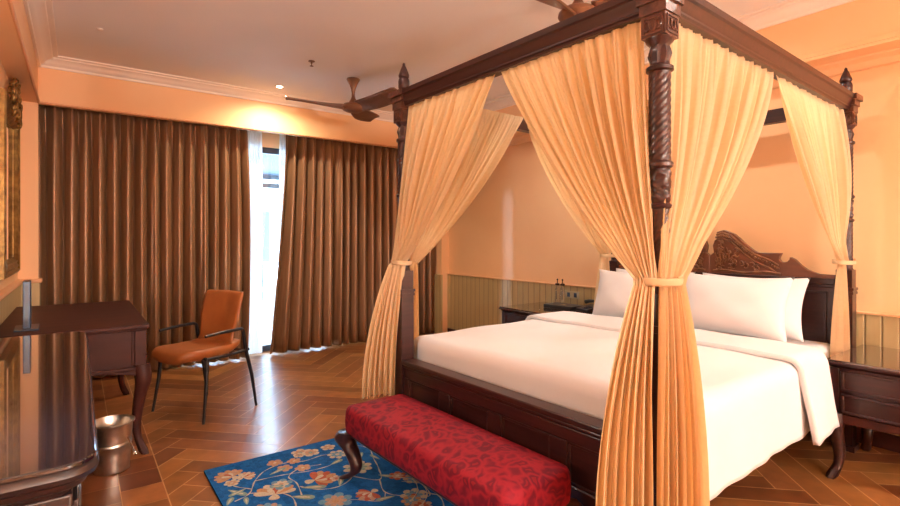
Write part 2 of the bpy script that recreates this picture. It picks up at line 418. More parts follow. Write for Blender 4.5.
# ------------------------------------------------------------------ window curtains
def curtain_panel(name, xa, xb, ya, label, mat, folds, amp, ztop, zbot, edge=None, group=None, cat='curtain', thick=.003, seed=0, soft=1.0):
    rnd = random.Random(seed); ph = [rnd.uniform(-.5, .5) for _ in range(folds + 3)]
    am = [rnd.uniform(.7, 1.15) for _ in range(folds + 3)]
    def f(s, t):
        z = ztop + (zbot - ztop) * t
        k = s * folds; i = int(k); fr = k - i
        p = ph[i] * (1 - fr) + ph[i + 1] * fr; a = am[i] * (1 - fr) + am[i + 1] * fr
        x = xa + (xb - xa) * s
        if edge: x += edge(s, t)
        A = amp * a * (.55 + .45 * min(1, t * 6)) * (1 + .15 * sin(3 * t + i))
        arg = 2 * pi * k + p * 1.1 + .35 * sin(t * 2.2 + i * 1.7) * soft
        y = ya + A * (2.3 * math.sqrt(sin(arg / 2) ** 2 + .02) - 1.2 + .22 * cos(2 * arg + .7))
        x += .012 * sin(arg) * min(1, t * 5)
        return (x, y, z)
    m = MB(); m.grid(f, folds * 14, 26)
    o = m.build(name, mat, None, smooth=180, solid=thick, recalc=False)
    return tag(o, label, cat, group)
curtain_panel('window_curtain', -.38, 1.47, 5.70, 'wide bronze brown pleated curtain left of the bright gap, behind the desk and chair', M['curtain'], 17, .058, 2.54, .02, seed=1, edge=lambda s, t: (.03 * sin(pi * t) - .0) * s ** 8)
curtain_panel('window_curtain', 1.90, 3.86, 5.72, 'bronze brown pleated curtain right of the bright gap, reaching towards the bed', M['curtain'], 18, .056, 2.54, .02, seed=5, edge=lambda s, t: -.19 * (1 - s) ** 6 * t ** 1.3)
curtain_panel('sheer_curtain', 1.44, 1.67, 5.84, 'white sheer curtain strip along the left side of the bright gap', M['sheer'], 8, .015, 2.54, .02, seed=8, cat='sheer curtain', group=None, thick=0)
curtain_panel('sheer_curtain', 1.87, 2.16, 5.85, 'white sheer curtain strip along the right side of the bright gap', M['sheer'], 8, .015, 2.54, .02, seed=9, cat='sheer curtain', thick=0, edge=lambda s, t: -.03 * t * (1 - s))

# ------------------------------------------------------------------ ceiling fixtures
def downlight(x, y, label):
    t = thing('downlight', (x, y, H), 0, label, 'ceiling light')
    m = MB(); m.lathe([(.030, -.001), (.030, -.006), (.048, -.007), (.050, -.003), (.050, -.0005)], 28); m.build('trim_ring', M['moulding'], t)
    m = MB(); m.lathe([(.0295, -.0055), (.0295, -.003)], 28); m.build('lens', M['lamp'], t)
    return t
def spot(x, y, power, ang=150, blend=.9, rad=.06, col=(1, .76, .50)):
    l = bpy.data.lights.new('lamp', 'SPOT'); l.energy = power; l.spot_size = radians(ang); l.spot_blend = blend; l.shadow_soft_size = rad; l.color = col
    o = bpy.data.objects.new('lamp', l); COL.objects.link(o); o.location = (x, y, H - .03)
    return o
downlight(1.64, 5.12, 'small round recessed ceiling light shining above the gap in the curtains')
LN = [(3.3, 3.2, 'added fill downlight, unseen, between the canopy and the headboard wall'), (3.1, 1.8, 'recessed ceiling light over the bed, behind the camera side of the fan'), (.85, 2.2, 'added fill downlight, unseen, over the rug'),
      (3.1, .2, 'added fill downlight, unseen, over the right nightstand'), (.9, -.2, 'added fill downlight, unseen, near the camera'), (2.6, -1.0, 'added fill downlight, unseen, at the back of the room')]  # unseen downlights added as fill, except the one over the bed
for x, y, lb in LN: downlight(x, y, lb)

t = thing('fire_sprinkler', (1.63, 4.23, H), 0, 'tiny metal fire sprinkler head on the ceiling left of the far fan', 'sprinkler')
m = MB(); m.lathe([(.028, 0), (.028, -.004), (.008, -.006), (.008, -.022), (.004, -.024), (.004, -.04), (.016, -.042), (.016, -.044)], 16); m.build('head', M['fan'], t)
t = thing('smoke_detector', (.13, 4.5, H), 0, 'tiny pale sensor button on the ceiling near the left wall', 'sensor')
m = MB(); m.lathe([(.022, 0), (.022, -.006), (.012, -.012), (.003, -.013)], 16); m.build('cover', M['moulding'], t)

def ceiling_fan(x, y, rot, label):
    t = thing('ceiling_fan', (x, y, H), 0, label, 'ceiling fan')
    m = MB(); m.lathe([(.062, 0), (.064, -.01), (.052, -.028), (.036, -.06), (.022, -.10), (.016, -.14), (.016, -.17), (.022, -.19), (.036, -.215), (.05, -.235), (.055, -.24)], 28); m.build('mount', M['fan'], t)
    m = MB(); m.lathe([(.03, -.235), (.09, -.245), (.108, -.262), (.112, -.28), (.10, -.30), (.07, -.315), (.03, -.322), (.005, -.323)], 32); m.build('motor_housing', M['fan'], t)
    for k in range(3):
        a = radians(rot + 120 * k)
        def f(s, q, a=a):
            r = .08 + .54 * s
            w = (.095 + .055 * sin(min(1, s * 1.6) * pi * .5) - .04 * max(0, s - .75) * 4 * (s > .75)) * (1 if s < .97 else .75)
            yy = (q - .5) * w * 1.15 + .02 * sin(s * pi)
            z = -.275 + .035 * s * s - (q - .5) * .075 * (1 - .35 * s) + .008 * (1 - (2 * q - 1) ** 2)
            return (r * cos(a) - yy * sin(a), r * sin(a) + yy * cos(a), z)
        m = MB(); m.grid(f, 20, 8); m.build('blade', M['fan'], t, smooth=180, solid=.012)
    return t
ceiling_fan(2.135, 4.465, -77, 'brown three blade ceiling fan near the curtains, left of the far bedpost')
ceiling_fan(2.276, 1.868, 180, 'brown wooden ceiling fan half hidden above the front canopy rail')

# ------------------------------------------------------------------ four poster bed
BL, BW = 2.20, 1.635
BED = (1.645, .99, 0); BR = radians(2)
bed = thing('four_poster_bed', BED, BR, 'dark carved mahogany four poster canopy bed with twisted posts standing on parquet floor', 'bed')
def bed_pt(x, y, z): return Vector((BED[0] + x * cos(BR) - y * sin(BR), BED[1] + x * sin(BR) + y * cos(BR), z))

def make_post():
    m = MB()
    # foot, square lower section
    def sq(z0, z1, r): m.box(-r, r, -r, r, z0, z1)
    sq(0, .035, .056); sq(.035, .96, .043); sq(.96, .975, .048); sq(.985, 1.0, .050); sq(.975, .985, .045); sq(1.0, 1.11, .041)
    m.lathe([(.041, 1.11), (.036, 1.118), (.034, 1.13)], 20)
    # lower twist
    def twist(z0, z1, r, pitch=.21):
        n = int((z1 - z0) / .006); rs = []; k = 64
        for i in range(n + 1):
            z = z0 + (z1 - z0) * i / n; row = []
            e = min(1, min(i, n - i) / 3)
            for j in range(k):
                th = 2 * pi * j / k
                w = abs(sin(4 * th - 4 * 2 * pi * z / pitch))
                q = r * (1 - .17 * e * (1 - w ** .6))
                row.append((q * cos(th), q * sin(th), z))
            rs.append(row)
        m.rings(rs)
    twist(1.13, 1.405, .036)
    m.lathe([(.030, 1.40), (.042, 1.408), (.044, 1.418), (.034, 1.426)] + [(.037 + .002 * sin(k), 1.435 + .0065 * k) for k in range(17)] + [(.034, 1.545), (.044, 1.553), (.045, 1.565), (.036, 1.575)], 24, mod=lambda th, z: 1 + (.13 * sin(5 * th + 2 * sin(90 * z)) * sin(105 * z) if 1.43 < z < 1.54 else 0))
    twist(1.572, 1.885, .0375)
    m.lathe([(.034, 1.88), (.046, 1.888), (.046, 1.90), (.034, 1.908), (.031, 1.92), (.038, 1.945), (.034, 1.96), (.032, 1.975), (.046, 1.99), (.050, 2.0)], 24, mod=lambda th, z: 1 + (.12 * sin(8 * th) if 1.91 < z < 1.97 else 0))
    return m
def make_block():
    m = MB(); m.box(-.045, .045, -.045, .045, 2.0, 2.092)
    m.box(-.050, .050, -.050, .050, 2.078, 2.092)
    for s in (-1, 1):       # little raised frames with a carved knot
        for ax in (0, 1):
            for q in (-1, 1):
                if ax: m.box(-.036, .036, s * .045 - .004, s * .045 + .004, 2.008 + (q > 0) * .056, 2.014 + (q > 0) * .056)
                else: m.box(s * .045 - .004, s * .045 + .004, -.036, .036, 2.008 + (q > 0) * .056, 2.014 + (q > 0) * .056)
                if ax: m.box(q * .034 - .003, q * .034 + .003, s * .045 - .004, s * .045 + .004, 2.014, 2.064)
                else: m.box(s * .045 - .004, s * .045 + .004, q * .034 - .003, q * .034 + .003, 2.014, 2.064)
            for kk in range(3):
                pts = []
                for i in range(9):
                    a = i / 8 * 1.6 * pi + kk * 2; u = -.022 + kk * .022 + .012 * cos(a); v = 2.04 + .018 * sin(a)
                    pts.append((u, s * .047, v) if ax else (s * .047, u, v))
                m.tube(pts, .0035, 5)
    for i in range(1): 
        m.box(-.070, .070, -.070, .070, 2.150, 2.182); m.box(-.058, .058, -.058, .058, 2.118, 2.150); m.box(-.050, .050, -.050, .050, 2.092, 2.118)
    return m
def make_finial():
    m = MB(); m.lathe([(.024, 2.182), (.018, 2.192), (.029, 2.200), (.034, 2.215), (.035, 2.25), (.031, 2.266), (.024, 2.270), (.031, 2.276), (.033, 2.288), (.027, 2.306), (.016, 2.334), (.009, 2.348), (.008, 2.358), (.0015, 2.366)], 20, mod=lambda th, z: 1 + (.05 * sin(10 * th) if 2.21 < z < 2.26 else 0))
    return m
p0 = b0 = f0 = None
for x, y in ((0, 0), (0, BW), (BL, 0), (BL, BW)):
    if p0 is None:
        p0 = make_post().build('post', M['dark_wood'], bed, smooth=45, bevel=0); b0 = make_block().build('corner_block', M['carved'], bed, smooth=30); f0 = make_finial().build('finial', M['dark_wood'], bed)
    else:
        for o in (p0, b0, f0):
            c = o.copy(); COL.objects.link(c); c.parent = bed; c.location = (x, y, 0)
# canopy rails with a stepped cornice, mitred into the corners
PR = [(-.028, 2.090), (.026, 2.090), (.028, 2.098), (.034, 2.104), (.034, 2.112), (.038, 2.118), (.041, 2.135), (.048, 2.150), (.057, 2.156), (.059, 2.180), (-.028, 2.180)]
def rail(a, bb, out, name='canopy_rail', lab=None):
    a, bb, out = Vector((*a, 0)), Vector((*bb, 0)), Vector((*out, 0)); d = (bb - a).normalized()
    m = MB(); m.rings([[a + out * o - d * o * 0 + d * .03 + Vector((0, 0, z)) for o, z in PR], [bb + out * o - d * .03 + Vector((0, 0, z)) for o, z in PR]])
    return m.build(name, M['wood_x'], bed, smooth=30)
rail((0, 0), (0, BW), (-1, 0)); rail((0, 0), (BL, 0), (0, -1)); rail((0, BW), (BL, BW), (0, 1)); rail((BL, 0), (BL, BW), (1, 0))
# footboard: cap, frame and recessed panels
b = MB(); b.box(-.045, .045, .045, BW - .045, .555, .583); b.box(-.035, .035, .045, BW - .045, .535, .555)
b.box(-.028, .028, .045, BW - .045, .20, .30); b.box(-.028, .028, .045, BW - .045, .475, .535)
fb = b.build('footboard', M['dark_wood'], bed, bevel=.006, seg=2)
b = MB()
npan = 4; pw = (BW - .09) / npan
for i in range(npan):
    y0 = .045 + i * pw
    b.box(-.012, .012, y0 + .045, y0 + pw - .045, .30, .475)
    for (ya, yb, za, zb) in ((y0 + .045, y0 + pw - .045, .462, .475), (y0 + .045, y0 + pw - .045, .30, .313), (y0 + .045, y0 + .058, .30, .475), (y0 + pw - .058, y0 + pw - .045, .30, .475)):
        b.box(-.022, .022, ya, yb, za, zb)
b.build('panel', M['dark_wood'], fb, bevel=.003)
b = MB()
for i in range(npan + 1):
    b = MB(); yc = .045 + i * pw; b.box(-.028, .028, max(yc - .045, .045), min(yc + .045, BW - .045), .30, .475)
    b.build('stile', M['dark_wood'], fb, bevel=.003)
for y in (0, BW):
    b = MB(); b.box(.045, BL - .045, y - .024, y + .024, .31, .40); b.build('side_rail', M['wood_x'], bed, bevel=.005)
b = MB(); b.box(.03, BL - .02, .024, BW - .024, .36, .395); b.build('mattress_deck', M['red_wood'], bed)
# headboard
HX = BL
pr = [(.05, 1.352), (.10, 1.366), (.17, 1.336), (.21, 1.30), (.24, 1.268), (.30, 1.218), (.33, 1.205), (.47, 1.205), (.458, 1.18), (.455, 1.165), (.465, 1.148), (.483, 1.142), (.505, 1.148), (.518, 1.163), (.52, 1.180), (.55, 1.163), (.58, 1.13), (.62, 1.098), (.68, 1.075), (.77, 1.073)]
mid = BW / 2
b = MB()
# pediment made of two mirrored halves beside a small open centre
for s in (-1, 1):
    top = [(mid + s * o, z) for o, z in pr]
    inner = [(mid + s * .05, 1.30), (mid + s * .035, 1.29), (mid + s * .022, 1.25), (mid + s * .03, 1.20), (mid, 1.175), (mid, 1.03)]
    ring = [(mid + s * .77, 1.03)] + list(reversed(top)) + inner
    r0 = [(HX - .022, y, z) for y, z in ring]; r1 = [(HX + .022, y, z) for y, z in ring]
    b.rings([r0, r1])
M['head_wood'] = simple('red_brown_headboard_wood', (.16, .052, .024), (.09, .028, .014), .34, scale=(20, 3, 20), coat=.15)
hb = b.build('headboard', M['head_wood'], bed, smooth=30, bevel=.004)
# recast n-gon faces safely
b = MB(); b.box(HX - .036, HX + .036, .047, BW - .047, 1.015, 1.05); b.box(HX - .03, HX + .03, .047, BW - .047, .995, 1.015)
b.box(HX - .026, HX + .026, .047, BW - .047, .30, .995); b.build('headboard_panel', M['dark_wood'], hb, bevel=.004)
b = MB()
for i in range(4):
    y0 = .06 + i * (BW - .12) / 4; y1 = y0 + (BW - .12) / 4
    for (ya, yb, za, zb) in ((y0 + .03, y1 - .03, .955, .968), (y0 + .03, y1 - .03, .62, .633), (y0 + .03, y0 + .043, .62, .968), (y1 - .043, y1 - .03, .62, .968)):
        b.box(HX - .036, HX - .024, ya, yb, za, zb)
b.build('panel_moulding', M['dark_wood'], hb, bevel=.003)
# carved cresting: raised scroll border + foliage
b = MB()
def topz(o):
    for (a0, z0), (a1, z1) in zip(pr, pr[1:]):
        if a0 <= o <= a1: return z0 + (z1 - z0) * (o - a0) / max(a1 - a0, 1e-6)
    return pr[0][1]
for s in (-1, 1):
    X = HX - .026
    edge = [(.052, 1.33), (.09, 1.345), (.15, 1.325), (.20, 1.28), (.25, 1.235), (.31, 1.19), (.40, 1.155), (.455, 1.12)]
    b.tube([(X, mid + s * o, z) for o, z in edge], .009, 8)
    b.tube([(X, mid + s * o, z - .035 - .02 * (i / 7)) for i, (o, z) in enumerate(edge)], .006, 8)
    b.tube([(X, mid + s * (.03 + .44 * i / 10), 1.068 + .006 * sin(i)) for i in range(11)], .008, 8)
    # rope beads on the broad swept border
    for i in range(26):
        k = i / 25 * 7; j = min(int(k), 6); fr = k - j
        o = edge[j][0] * (1 - fr) + edge[j + 1][0] * fr; z = edge[j][1] * (1 - fr) + edge[j + 1][1] * fr
        b.ell((X - .003, mid + s * o, z - .017), (.008, .010, .009), 8, 5)
    rnd = random.Random(4)
    for i in range(34):      # acanthus curls filling the field
        for _ in range(60):
            o = rnd.uniform(.055, .45); z = rnd.uniform(1.085, 1.30)
            j = max(0, min(6, next((q for q in range(7) if edge[q + 1][0] >= o), 6)))
            e0, e1 = edge[j], edge[j + 1]; zl = e0[1] + (e1[1] - e0[1]) * (o - e0[0]) / (e1[0] - e0[0]) - .06
            if z < zl: break
        a0 = rnd.uniform(0, 2 * pi); R = rnd.uniform(.012, .026); dr = rnd.choice((-1, 1)); pts = []
        for q in range(12):
            f_ = q / 11; a = a0 + dr * f_ * 4.2; r = R * (1 - .75 * f_)
            pts.append((X - .004 * sin(pi * f_), mid + s * (o + r * cos(a)), z + r * sin(a)))
        b.tube(pts, [.0055 * (1 - .4 * q / 11) for q in range(12)], 6)
    for q in range(5): b.tube([(X - .003, mid + s * (.05 + .02 * q + .012 * sin(w * .8)), 1.10 + w * .02 + q * .01) for w in range(6)], .0045, 6)
b.build('carving', M['gold_carving'], hb, smooth=60)

# ------------------------------------------------------------------ mattress, duvet, pillows
def bed_thing(name, label, cat, group=None): return thing(name, BED, BR, label, cat, group)
mt = MB(); mt.box(.095, BL - .05, .03, BW - .03, .397, .655)
o = mt.build('mattress', M['linen'], None, bevel=.05, seg=4, loc=BED); o.rotation_euler = (0, 0, BR)
tag(o, 'white sheeted mattress lying on the four poster bed, bare beside the pillows', 'mattress')

dv = bed_thing('duvet', 'smooth white duvet spread over the bed with its top edge turned down', 'duvet')
def drape_fn(x0, x1, y0, y1, top, hx, hy, r, foot=True, flare=0, wr=.004, seed=0):
    # cloth over a box: (s,t) -> unrolled coordinates
    Lx = (x1 - x0) + hx; Ly = (y1 - y0) + 2 * hy
    def f(s, t):
        a = x1 - t * Lx; c = y0 - hy + s * Ly
        da = max(0, x0 - a); db = max(0, y0 - c, c - y1); sg = -1 if c < y0 else 1
        def fold(d, hmax):   # returns (out, down) with rounded shoulder
            q = r * pi / 2
            if d <= 0: return 0, 0
            if d < q: return r * sin(d / r), r * (1 - cos(d / r))
            return r, r + d - q
        oa, za = fold(da, hx); ob, zb = fold(db, hy)
        x = (a if da == 0 else x0 - oa); y = (c if db == 0 else (y0 - ob if sg < 0 else y1 + ob))
        drop = (za ** 5 + zb ** 5) ** .2 if (za and zb) else za + zb
        if za and zb: x += oa * .25
        hang = max(0, zb - r)
        y += sg * (hang * flare + (.007 * sin(x * 11 + 1) + .003 * sin(x * 29)) * min(1, hang * 5)) if db else 0
        z = top - drop + (wr * (sin(x * 5 + y * 3 + seed) + .6 * sin(x * 11 - y * 7) + .8 * sin(y * 13 + x * 4)) if (za + zb) < r else 0)
        if zb > r: z += .005 * sin(x * 9 + 2)
        # soft crown
        z += .010 * (1 - ((2 * (y - y0) / (y1 - y0)) - 1) ** 2) * (1 if drop < r else 0) if db == 0 else 0
        return (x, y, z)
    return f
m = MB(); m.grid(drape_fn(.15, 1.30, .0, BW, .695, .20, .385, .062, flare=.03), 120, 90)
m.build('cover', M['linen'], dv, smooth=180, solid=.012, recalc=False)
m = MB(); m.grid(drape_fn(1.15, 1.52, -.012, BW + .012, .712, .0, .42, .066, flare=.17, seed=2), 120, 24)
m.build('turned_down_edge', M['linen'], dv, smooth=180, solid=.026, recalc=False)

def pillow(cx, cy, cz, w, h, tk, lean, label, seed, tw=0):
    t = MB(); rnd = random.Random(seed); p1, p2 = rnd.uniform(0, 6), rnd.uniform(0, 6)
    def side(sgn):
        def f(u, v):
            a, c = 2 * u - 1, 2 * v - 1
            e = max(0, (1 - abs(a) ** 2.6)) ** .62 * max(0, (1 - abs(c) ** 2.6)) ** .62
            yy = a * w / 2 * (1 - .09 * (1 - c * c) * abs(a) ** 3); zz = c * h / 2 * (1 - .10 * (1 - a * a) * abs(c) ** 3)
            xx = sgn * tk / 2 * e * (1 + .18 * (-c)) + .004 * sin(7 * a + p1) * sin(6 * c + p2) * e
            return (xx, yy, zz)
        return f
    t.grid(side(-1), 36, 26); n = len(t.v); t.grid(side(1), 36, 26)
    me = t.build('pillow', M['linen'], None, smooth=180, recalc=False)
    bm = bmesh.new(); bm.from_mesh(me.data); bmesh.ops.remove_doubles(bm, verts=bm.verts, dist=.0004); bmesh.ops.recalc_face_normals(bm, faces=bm.faces); bm.to_mesh(me.data); bm.free()
    me.location = bed_pt(cx, cy, cz); me.rotation_euler = (0, lean, BR + tw)
    return tag(me, label, 'pillow')
PL = radians(17)
pillow(1.72, .475, .880, .66, .40, .19, PL, 'front white pillow on the right, right of the near bedpost drape', 1, .02)
pillow(1.72, 1.175, .868, .66, .40, .19, PL, 'front white pillow on the left, between the near drape and the far drape', 2, -.02)
pillow(1.95, .46, .868, .66, .40, .18, PL, 'white pillow leaning on the headboard behind the right front pillow', 3)
pillow(1.95, 1.17, .868, .66, .40, .18, PL, 'white pillow leaning on the headboard behind the left front pillow', 4)

# ------------------------------------------------------------------ drapes of the canopy
TZ = 1.16
def drape(P0, P1, ztop, G, gdir, gw, B, bdir, bw, zb, label, folds, seed, side=1, pw=1.12):
    """P0: far end of the gathered top (opening side), P1: end at the post; G: gather centre, B: hem centre. all in bed coords"""
    rnd = random.Random(seed); ph = [rnd.uniform(-.9, .9) for _ in range(folds + 3)]; am = [rnd.uniform(.25, 1.5) for _ in range(folds + 3)]
    folds = int(folds * .72)
    P0, P1, G, B = Vector(P0), Vector(P1), Vector(G), Vector(B); gdir = Vector(gdir).normalized(); bdir = Vector(bdir).normalized()
    along = (P1 - P0).normalized(); nrm = Vector((-along.y, along.x)) * side
    TT = .52
    def f(s, t):
        k = s * folds; i = int(k); fr = k - i
        p = ph[i] * (1 - fr) + ph[i + 1] * fr; a = am[i] * (1 - fr) + am[i + 1] * fr
        arg = 2 * pi * k + p
        wave = cos(arg) + .45 * cos(2.63 * arg + 1 + 1.5 * t) + .28 * cos(5.17 * arg + 2 * sin(9 * s + seed)) * (1 if t < TT else .5)
        top = P0.lerp(P1, s); c = G + gdir * (s - .5) * gw
        if t <= TT:
            q = t / TT; fx = .93 * q ** pw + .07 * q ** 8
            pos = top.lerp(c, fx); z = ztop + (TZ - ztop) * (q if s < 1 else q)
            A = .0035 + .022 * sin(min(1, q * 1.15) * pi) ** .8 
            if q > .8: A = A * (1 - (q - .8) / .2) + .013 * (q - .8) / .2
            pos = pos + nrm * wave * a * A
        else:
            q = (t - TT) / (1 - TT); e = 1 - (1 - q) ** 1.9
            h = B + bdir * (s - .5) * bw
            pos = c.lerp(h, e); z = TZ + (zb - TZ) * q + .010 * sin(5 * s + seed) * q
            nb = Vector((-bdir.y, bdir.x)); A = .013 + .016 * e
            n2 = (nrm * (1 - e) + nb * (1 if nb.dot(nrm) > 0 else -1) * e)
            ar2 = arg * .52; w2 = cos(ar2) + .40 * cos(2.3 * ar2 + 1) + .12 * cos(5 * ar2)
            a2 = .75 + .25 * a
            pos = pos + n2 * w2 * a2 * A
        return (pos.x, pos.y, z)
    m = MB(); m.grid(f, folds * 20, 70)
    o = m.build('canopy_drape', M['drape'], None, smooth=180, recalc=False, loc=BED); o.rotation_euler = (0, 0, BR)
    return tag(o, label, 'bed drape', None)
ZT = 2.112; HB = .375
# foot side, right and left
SR = (.7837, -.6211)
drape((-.002, .80), (-.002, .06), ZT, (-.103, -.009), SR, .064, (-.192, .026), SR, .185, HB, 'golden cream drape across the right half of the bed foot, tied to the near post', 18, 11, side=-1)
drape((-.002, .815), (-.002, BW - .06), ZT, (-.060, BW - .030), (-.7837, .6211), .08, (-.150, BW + .042), (-.7837, .6211), .20, HB - .01, 'golden cream drape across the left half of the bed foot, tied to far post', 17, 12, side=1)
# right side
drape((1.02, .002), (.06, .002), ZT, (-.042, -.059), (-.7837, .6211), .064, (-.050, -.098), (-.7837, .6211), .155, HB, 'pale drape on the right bed side beside the near post, tied to it', 18, 13, side=1)
drape((1.05, .002), (BL - .085, .002), ZT, (BL - .105, -.008), (1, 0), .065, (BL - .145, -.012), (1, 0), .20, HB + .02, 'pale drape tied to the right rear post beside the headboard', 16, 14, side=-1)
# left (far) side, hung inside the rail
drape((1.0, BW - .045), (.06, BW - .045), 2.176, (.045, BW - .02), (-1, .3), .07, (.09, BW + .115), (-1, 0), .19, HB, 'pale drape on the far bed side, gathered behind the far left post', 17, 15, side=-1)
drape((1.03, BW - .045), (BL - .05, BW - .045), 2.176, (BL - .14, BW + .005), (1, .1), .08, (BL - .15, BW + .02), (1, 0), .20, HB + .04, 'pale drape on the far bed side, tied to the rear post by the left nightstand', 16, 16, side=1, pw=1.25)
# ties
def tie(cx, cy, rx, ry, label, z=TZ, rot=0):
    m = MB(); n = 40; rs = []
    prof = [(.004, -.013), (.006, -.007), (.006, .007), (.004, .013), (-.002, .013), (-.002, -.013)]
    for i in range(n):
        a = 2 * pi * i / n
        ca, sa = cos(a), sin(a)
        rs.append([((rx + o) * ca, (ry + o) * sa, zz + .004 * sin(a)) for o, zz in prof])
    rs.append(rs[0]); m.rings(rs, caps=False)
    m.tube([((rx + .004) * cos(a * .1 - 1), (ry + .004) * sin(a * .1 - 1), .012) for a in range(16)], .004, 6)
    o = m.build('curtain_tieback', M['drape'], None, smooth=180)
    o.location = bed_pt(cx, cy, z); o.rotation_euler = (0, 0, BR + rot)
    return tag(o, label, 'tieback', None)
tie(-.038, -.018, .072, .064, 'golden cream tieback knotted round the near bedpost and its two drapes', rot=radians(-42))
tie(-.024, BW - .008, .064, .056, 'cream tieback round the far left foot post and its drapes', rot=radians(40))
tie(BL - .058, -.005, .100, .050, 'cream tieback round the right rear post beside the headboard')
tie(BL - .075, BW - .005, .125, .055, 'cream tieback round the rear post near the left nightstand')

# ------------------------------------------------------------------ cabriole leg
def cab(m, x, y, dx, dy, z0, z1, r=.026, out=.05, claws=True, knee=1.0):
    """S curved leg: knee bulges outward below the top, ankle tucks in, foot kicks out"""
    L = math.hypot(dx, dy) or 1; dx, dy = dx / L, dy / L
    n = 26; rs = []
    for i in range(n + 1):
        t = i / n; z = z1 + (z0 - z1) * t
        o = out * (.55 * math.exp(-((t - .16) / .16) ** 2) * knee - .42 * math.exp(-((t - .66) / .22) ** 2) + .75 * max(0, (t - .78) / .22) ** 1.5)
        rr = r * (1.25 * (1 - t) ** .8 + .55 + .30 * math.exp(-((t - .14) / .10) ** 2) + .45 * max(0, (t - .84) / .16))
        rr *= .82
        if i == n: rr *= .8
        row = []
        for j in range(16):
            a = 2 * pi * j / 16; q = rr
            if claws and t > .82: q *= 1 + .16 * cos(5 * (a - math.atan2(dy, dx)))
            if t < .3: q *= 1 + .05 * cos(8 * a + 12 * t)
            row.append((x + dx * o + q * cos(a), y + dy * o + q * sin(a), z))
        rs.append(row)
    m.rings(rs); return m

# ------------------------------------------------------------------ bench
BX, BY = 1.345, 1.895
bn = thing('upholstered_bench', (BX, BY, .0145), BR, 'long red damask upholstered bench on dark cabriole legs at the bed foot', 'bench')
hw, hl = .19, .61
def cush(s, t):
    # rounded slab top and sides as a closed superellipsoid
    th = 2 * pi * s; ph = -pi / 2 + pi * t
    def sp(w, e): return math.copysign(abs(w) ** e, w)
    cx = sp(cos(ph), .32) * sp(cos(th), .30); cy = sp(cos(ph), .32) * sp(sin(th), .30) ; cz = sp(sin(ph), .42)
    return (hw * cx, hl * (sp(cos(ph), .25) * sp(sin(th), .16)) if False else hl * cy, .335 + .080 * cz)
m = MB()
def slab(hw, hl, z0, z1, r, dome):
    rs = []; N4 = 10
    def ring(ins, z):
        pts = []
        rc = max(.045 - ins, .008)
        for (sx, sy, a0) in ((1, 1, 0), (-1, 1, 90), (-1, -1, 180), (1, -1, 270)):
            for k in range(N4 + 1):
                a = radians(a0 + 90 * k / N4)
                pts.append((sx * (hw - ins - rc) + rc * cos(a), sy * (hl - ins - rc) + rc * sin(a), z))
        return pts
    rs.append(ring(.02, z0)); rs.append(ring(.004, z0 + .004)); rs.append(ring(0, z0 + .012)); rs.append(ring(-.004, (z0 + z1) / 2 - .01))
    for k in range(7):
        a = k / 6 * pi / 2; rs.append(ring(r * (1 - cos(a)), z1 - r + r * sin(a)))
    for k in range(1, 8): rs.append(ring(r + k * (hw - r - .01) / 8, z1 + dome * (1 - (1 - k / 8) ** 2)))
    return rs
m.rings(slab(hw, hl, .262, .405, .035, .022)); m.build('seat', M['damask'], bn, smooth=60)
b = MB(); b.box(-hw + .02, hw - .02, -hl + .02, hl - .02, .240, .272); b.build('seat_frame', M['dark_wood'], bn, bevel=.006)
for sx in (-1, 1):
    for sy in (-1, 1):
        m = MB(); cab(m, sx * (hw - .035), sy * (hl - .03), sx * .25, sy, 0, .262, r=.036, out=.09, knee=1.0, claws=False); m.build('leg', M['carved'] if sy < 0 else M['dark_wood'], bn, smooth=60)

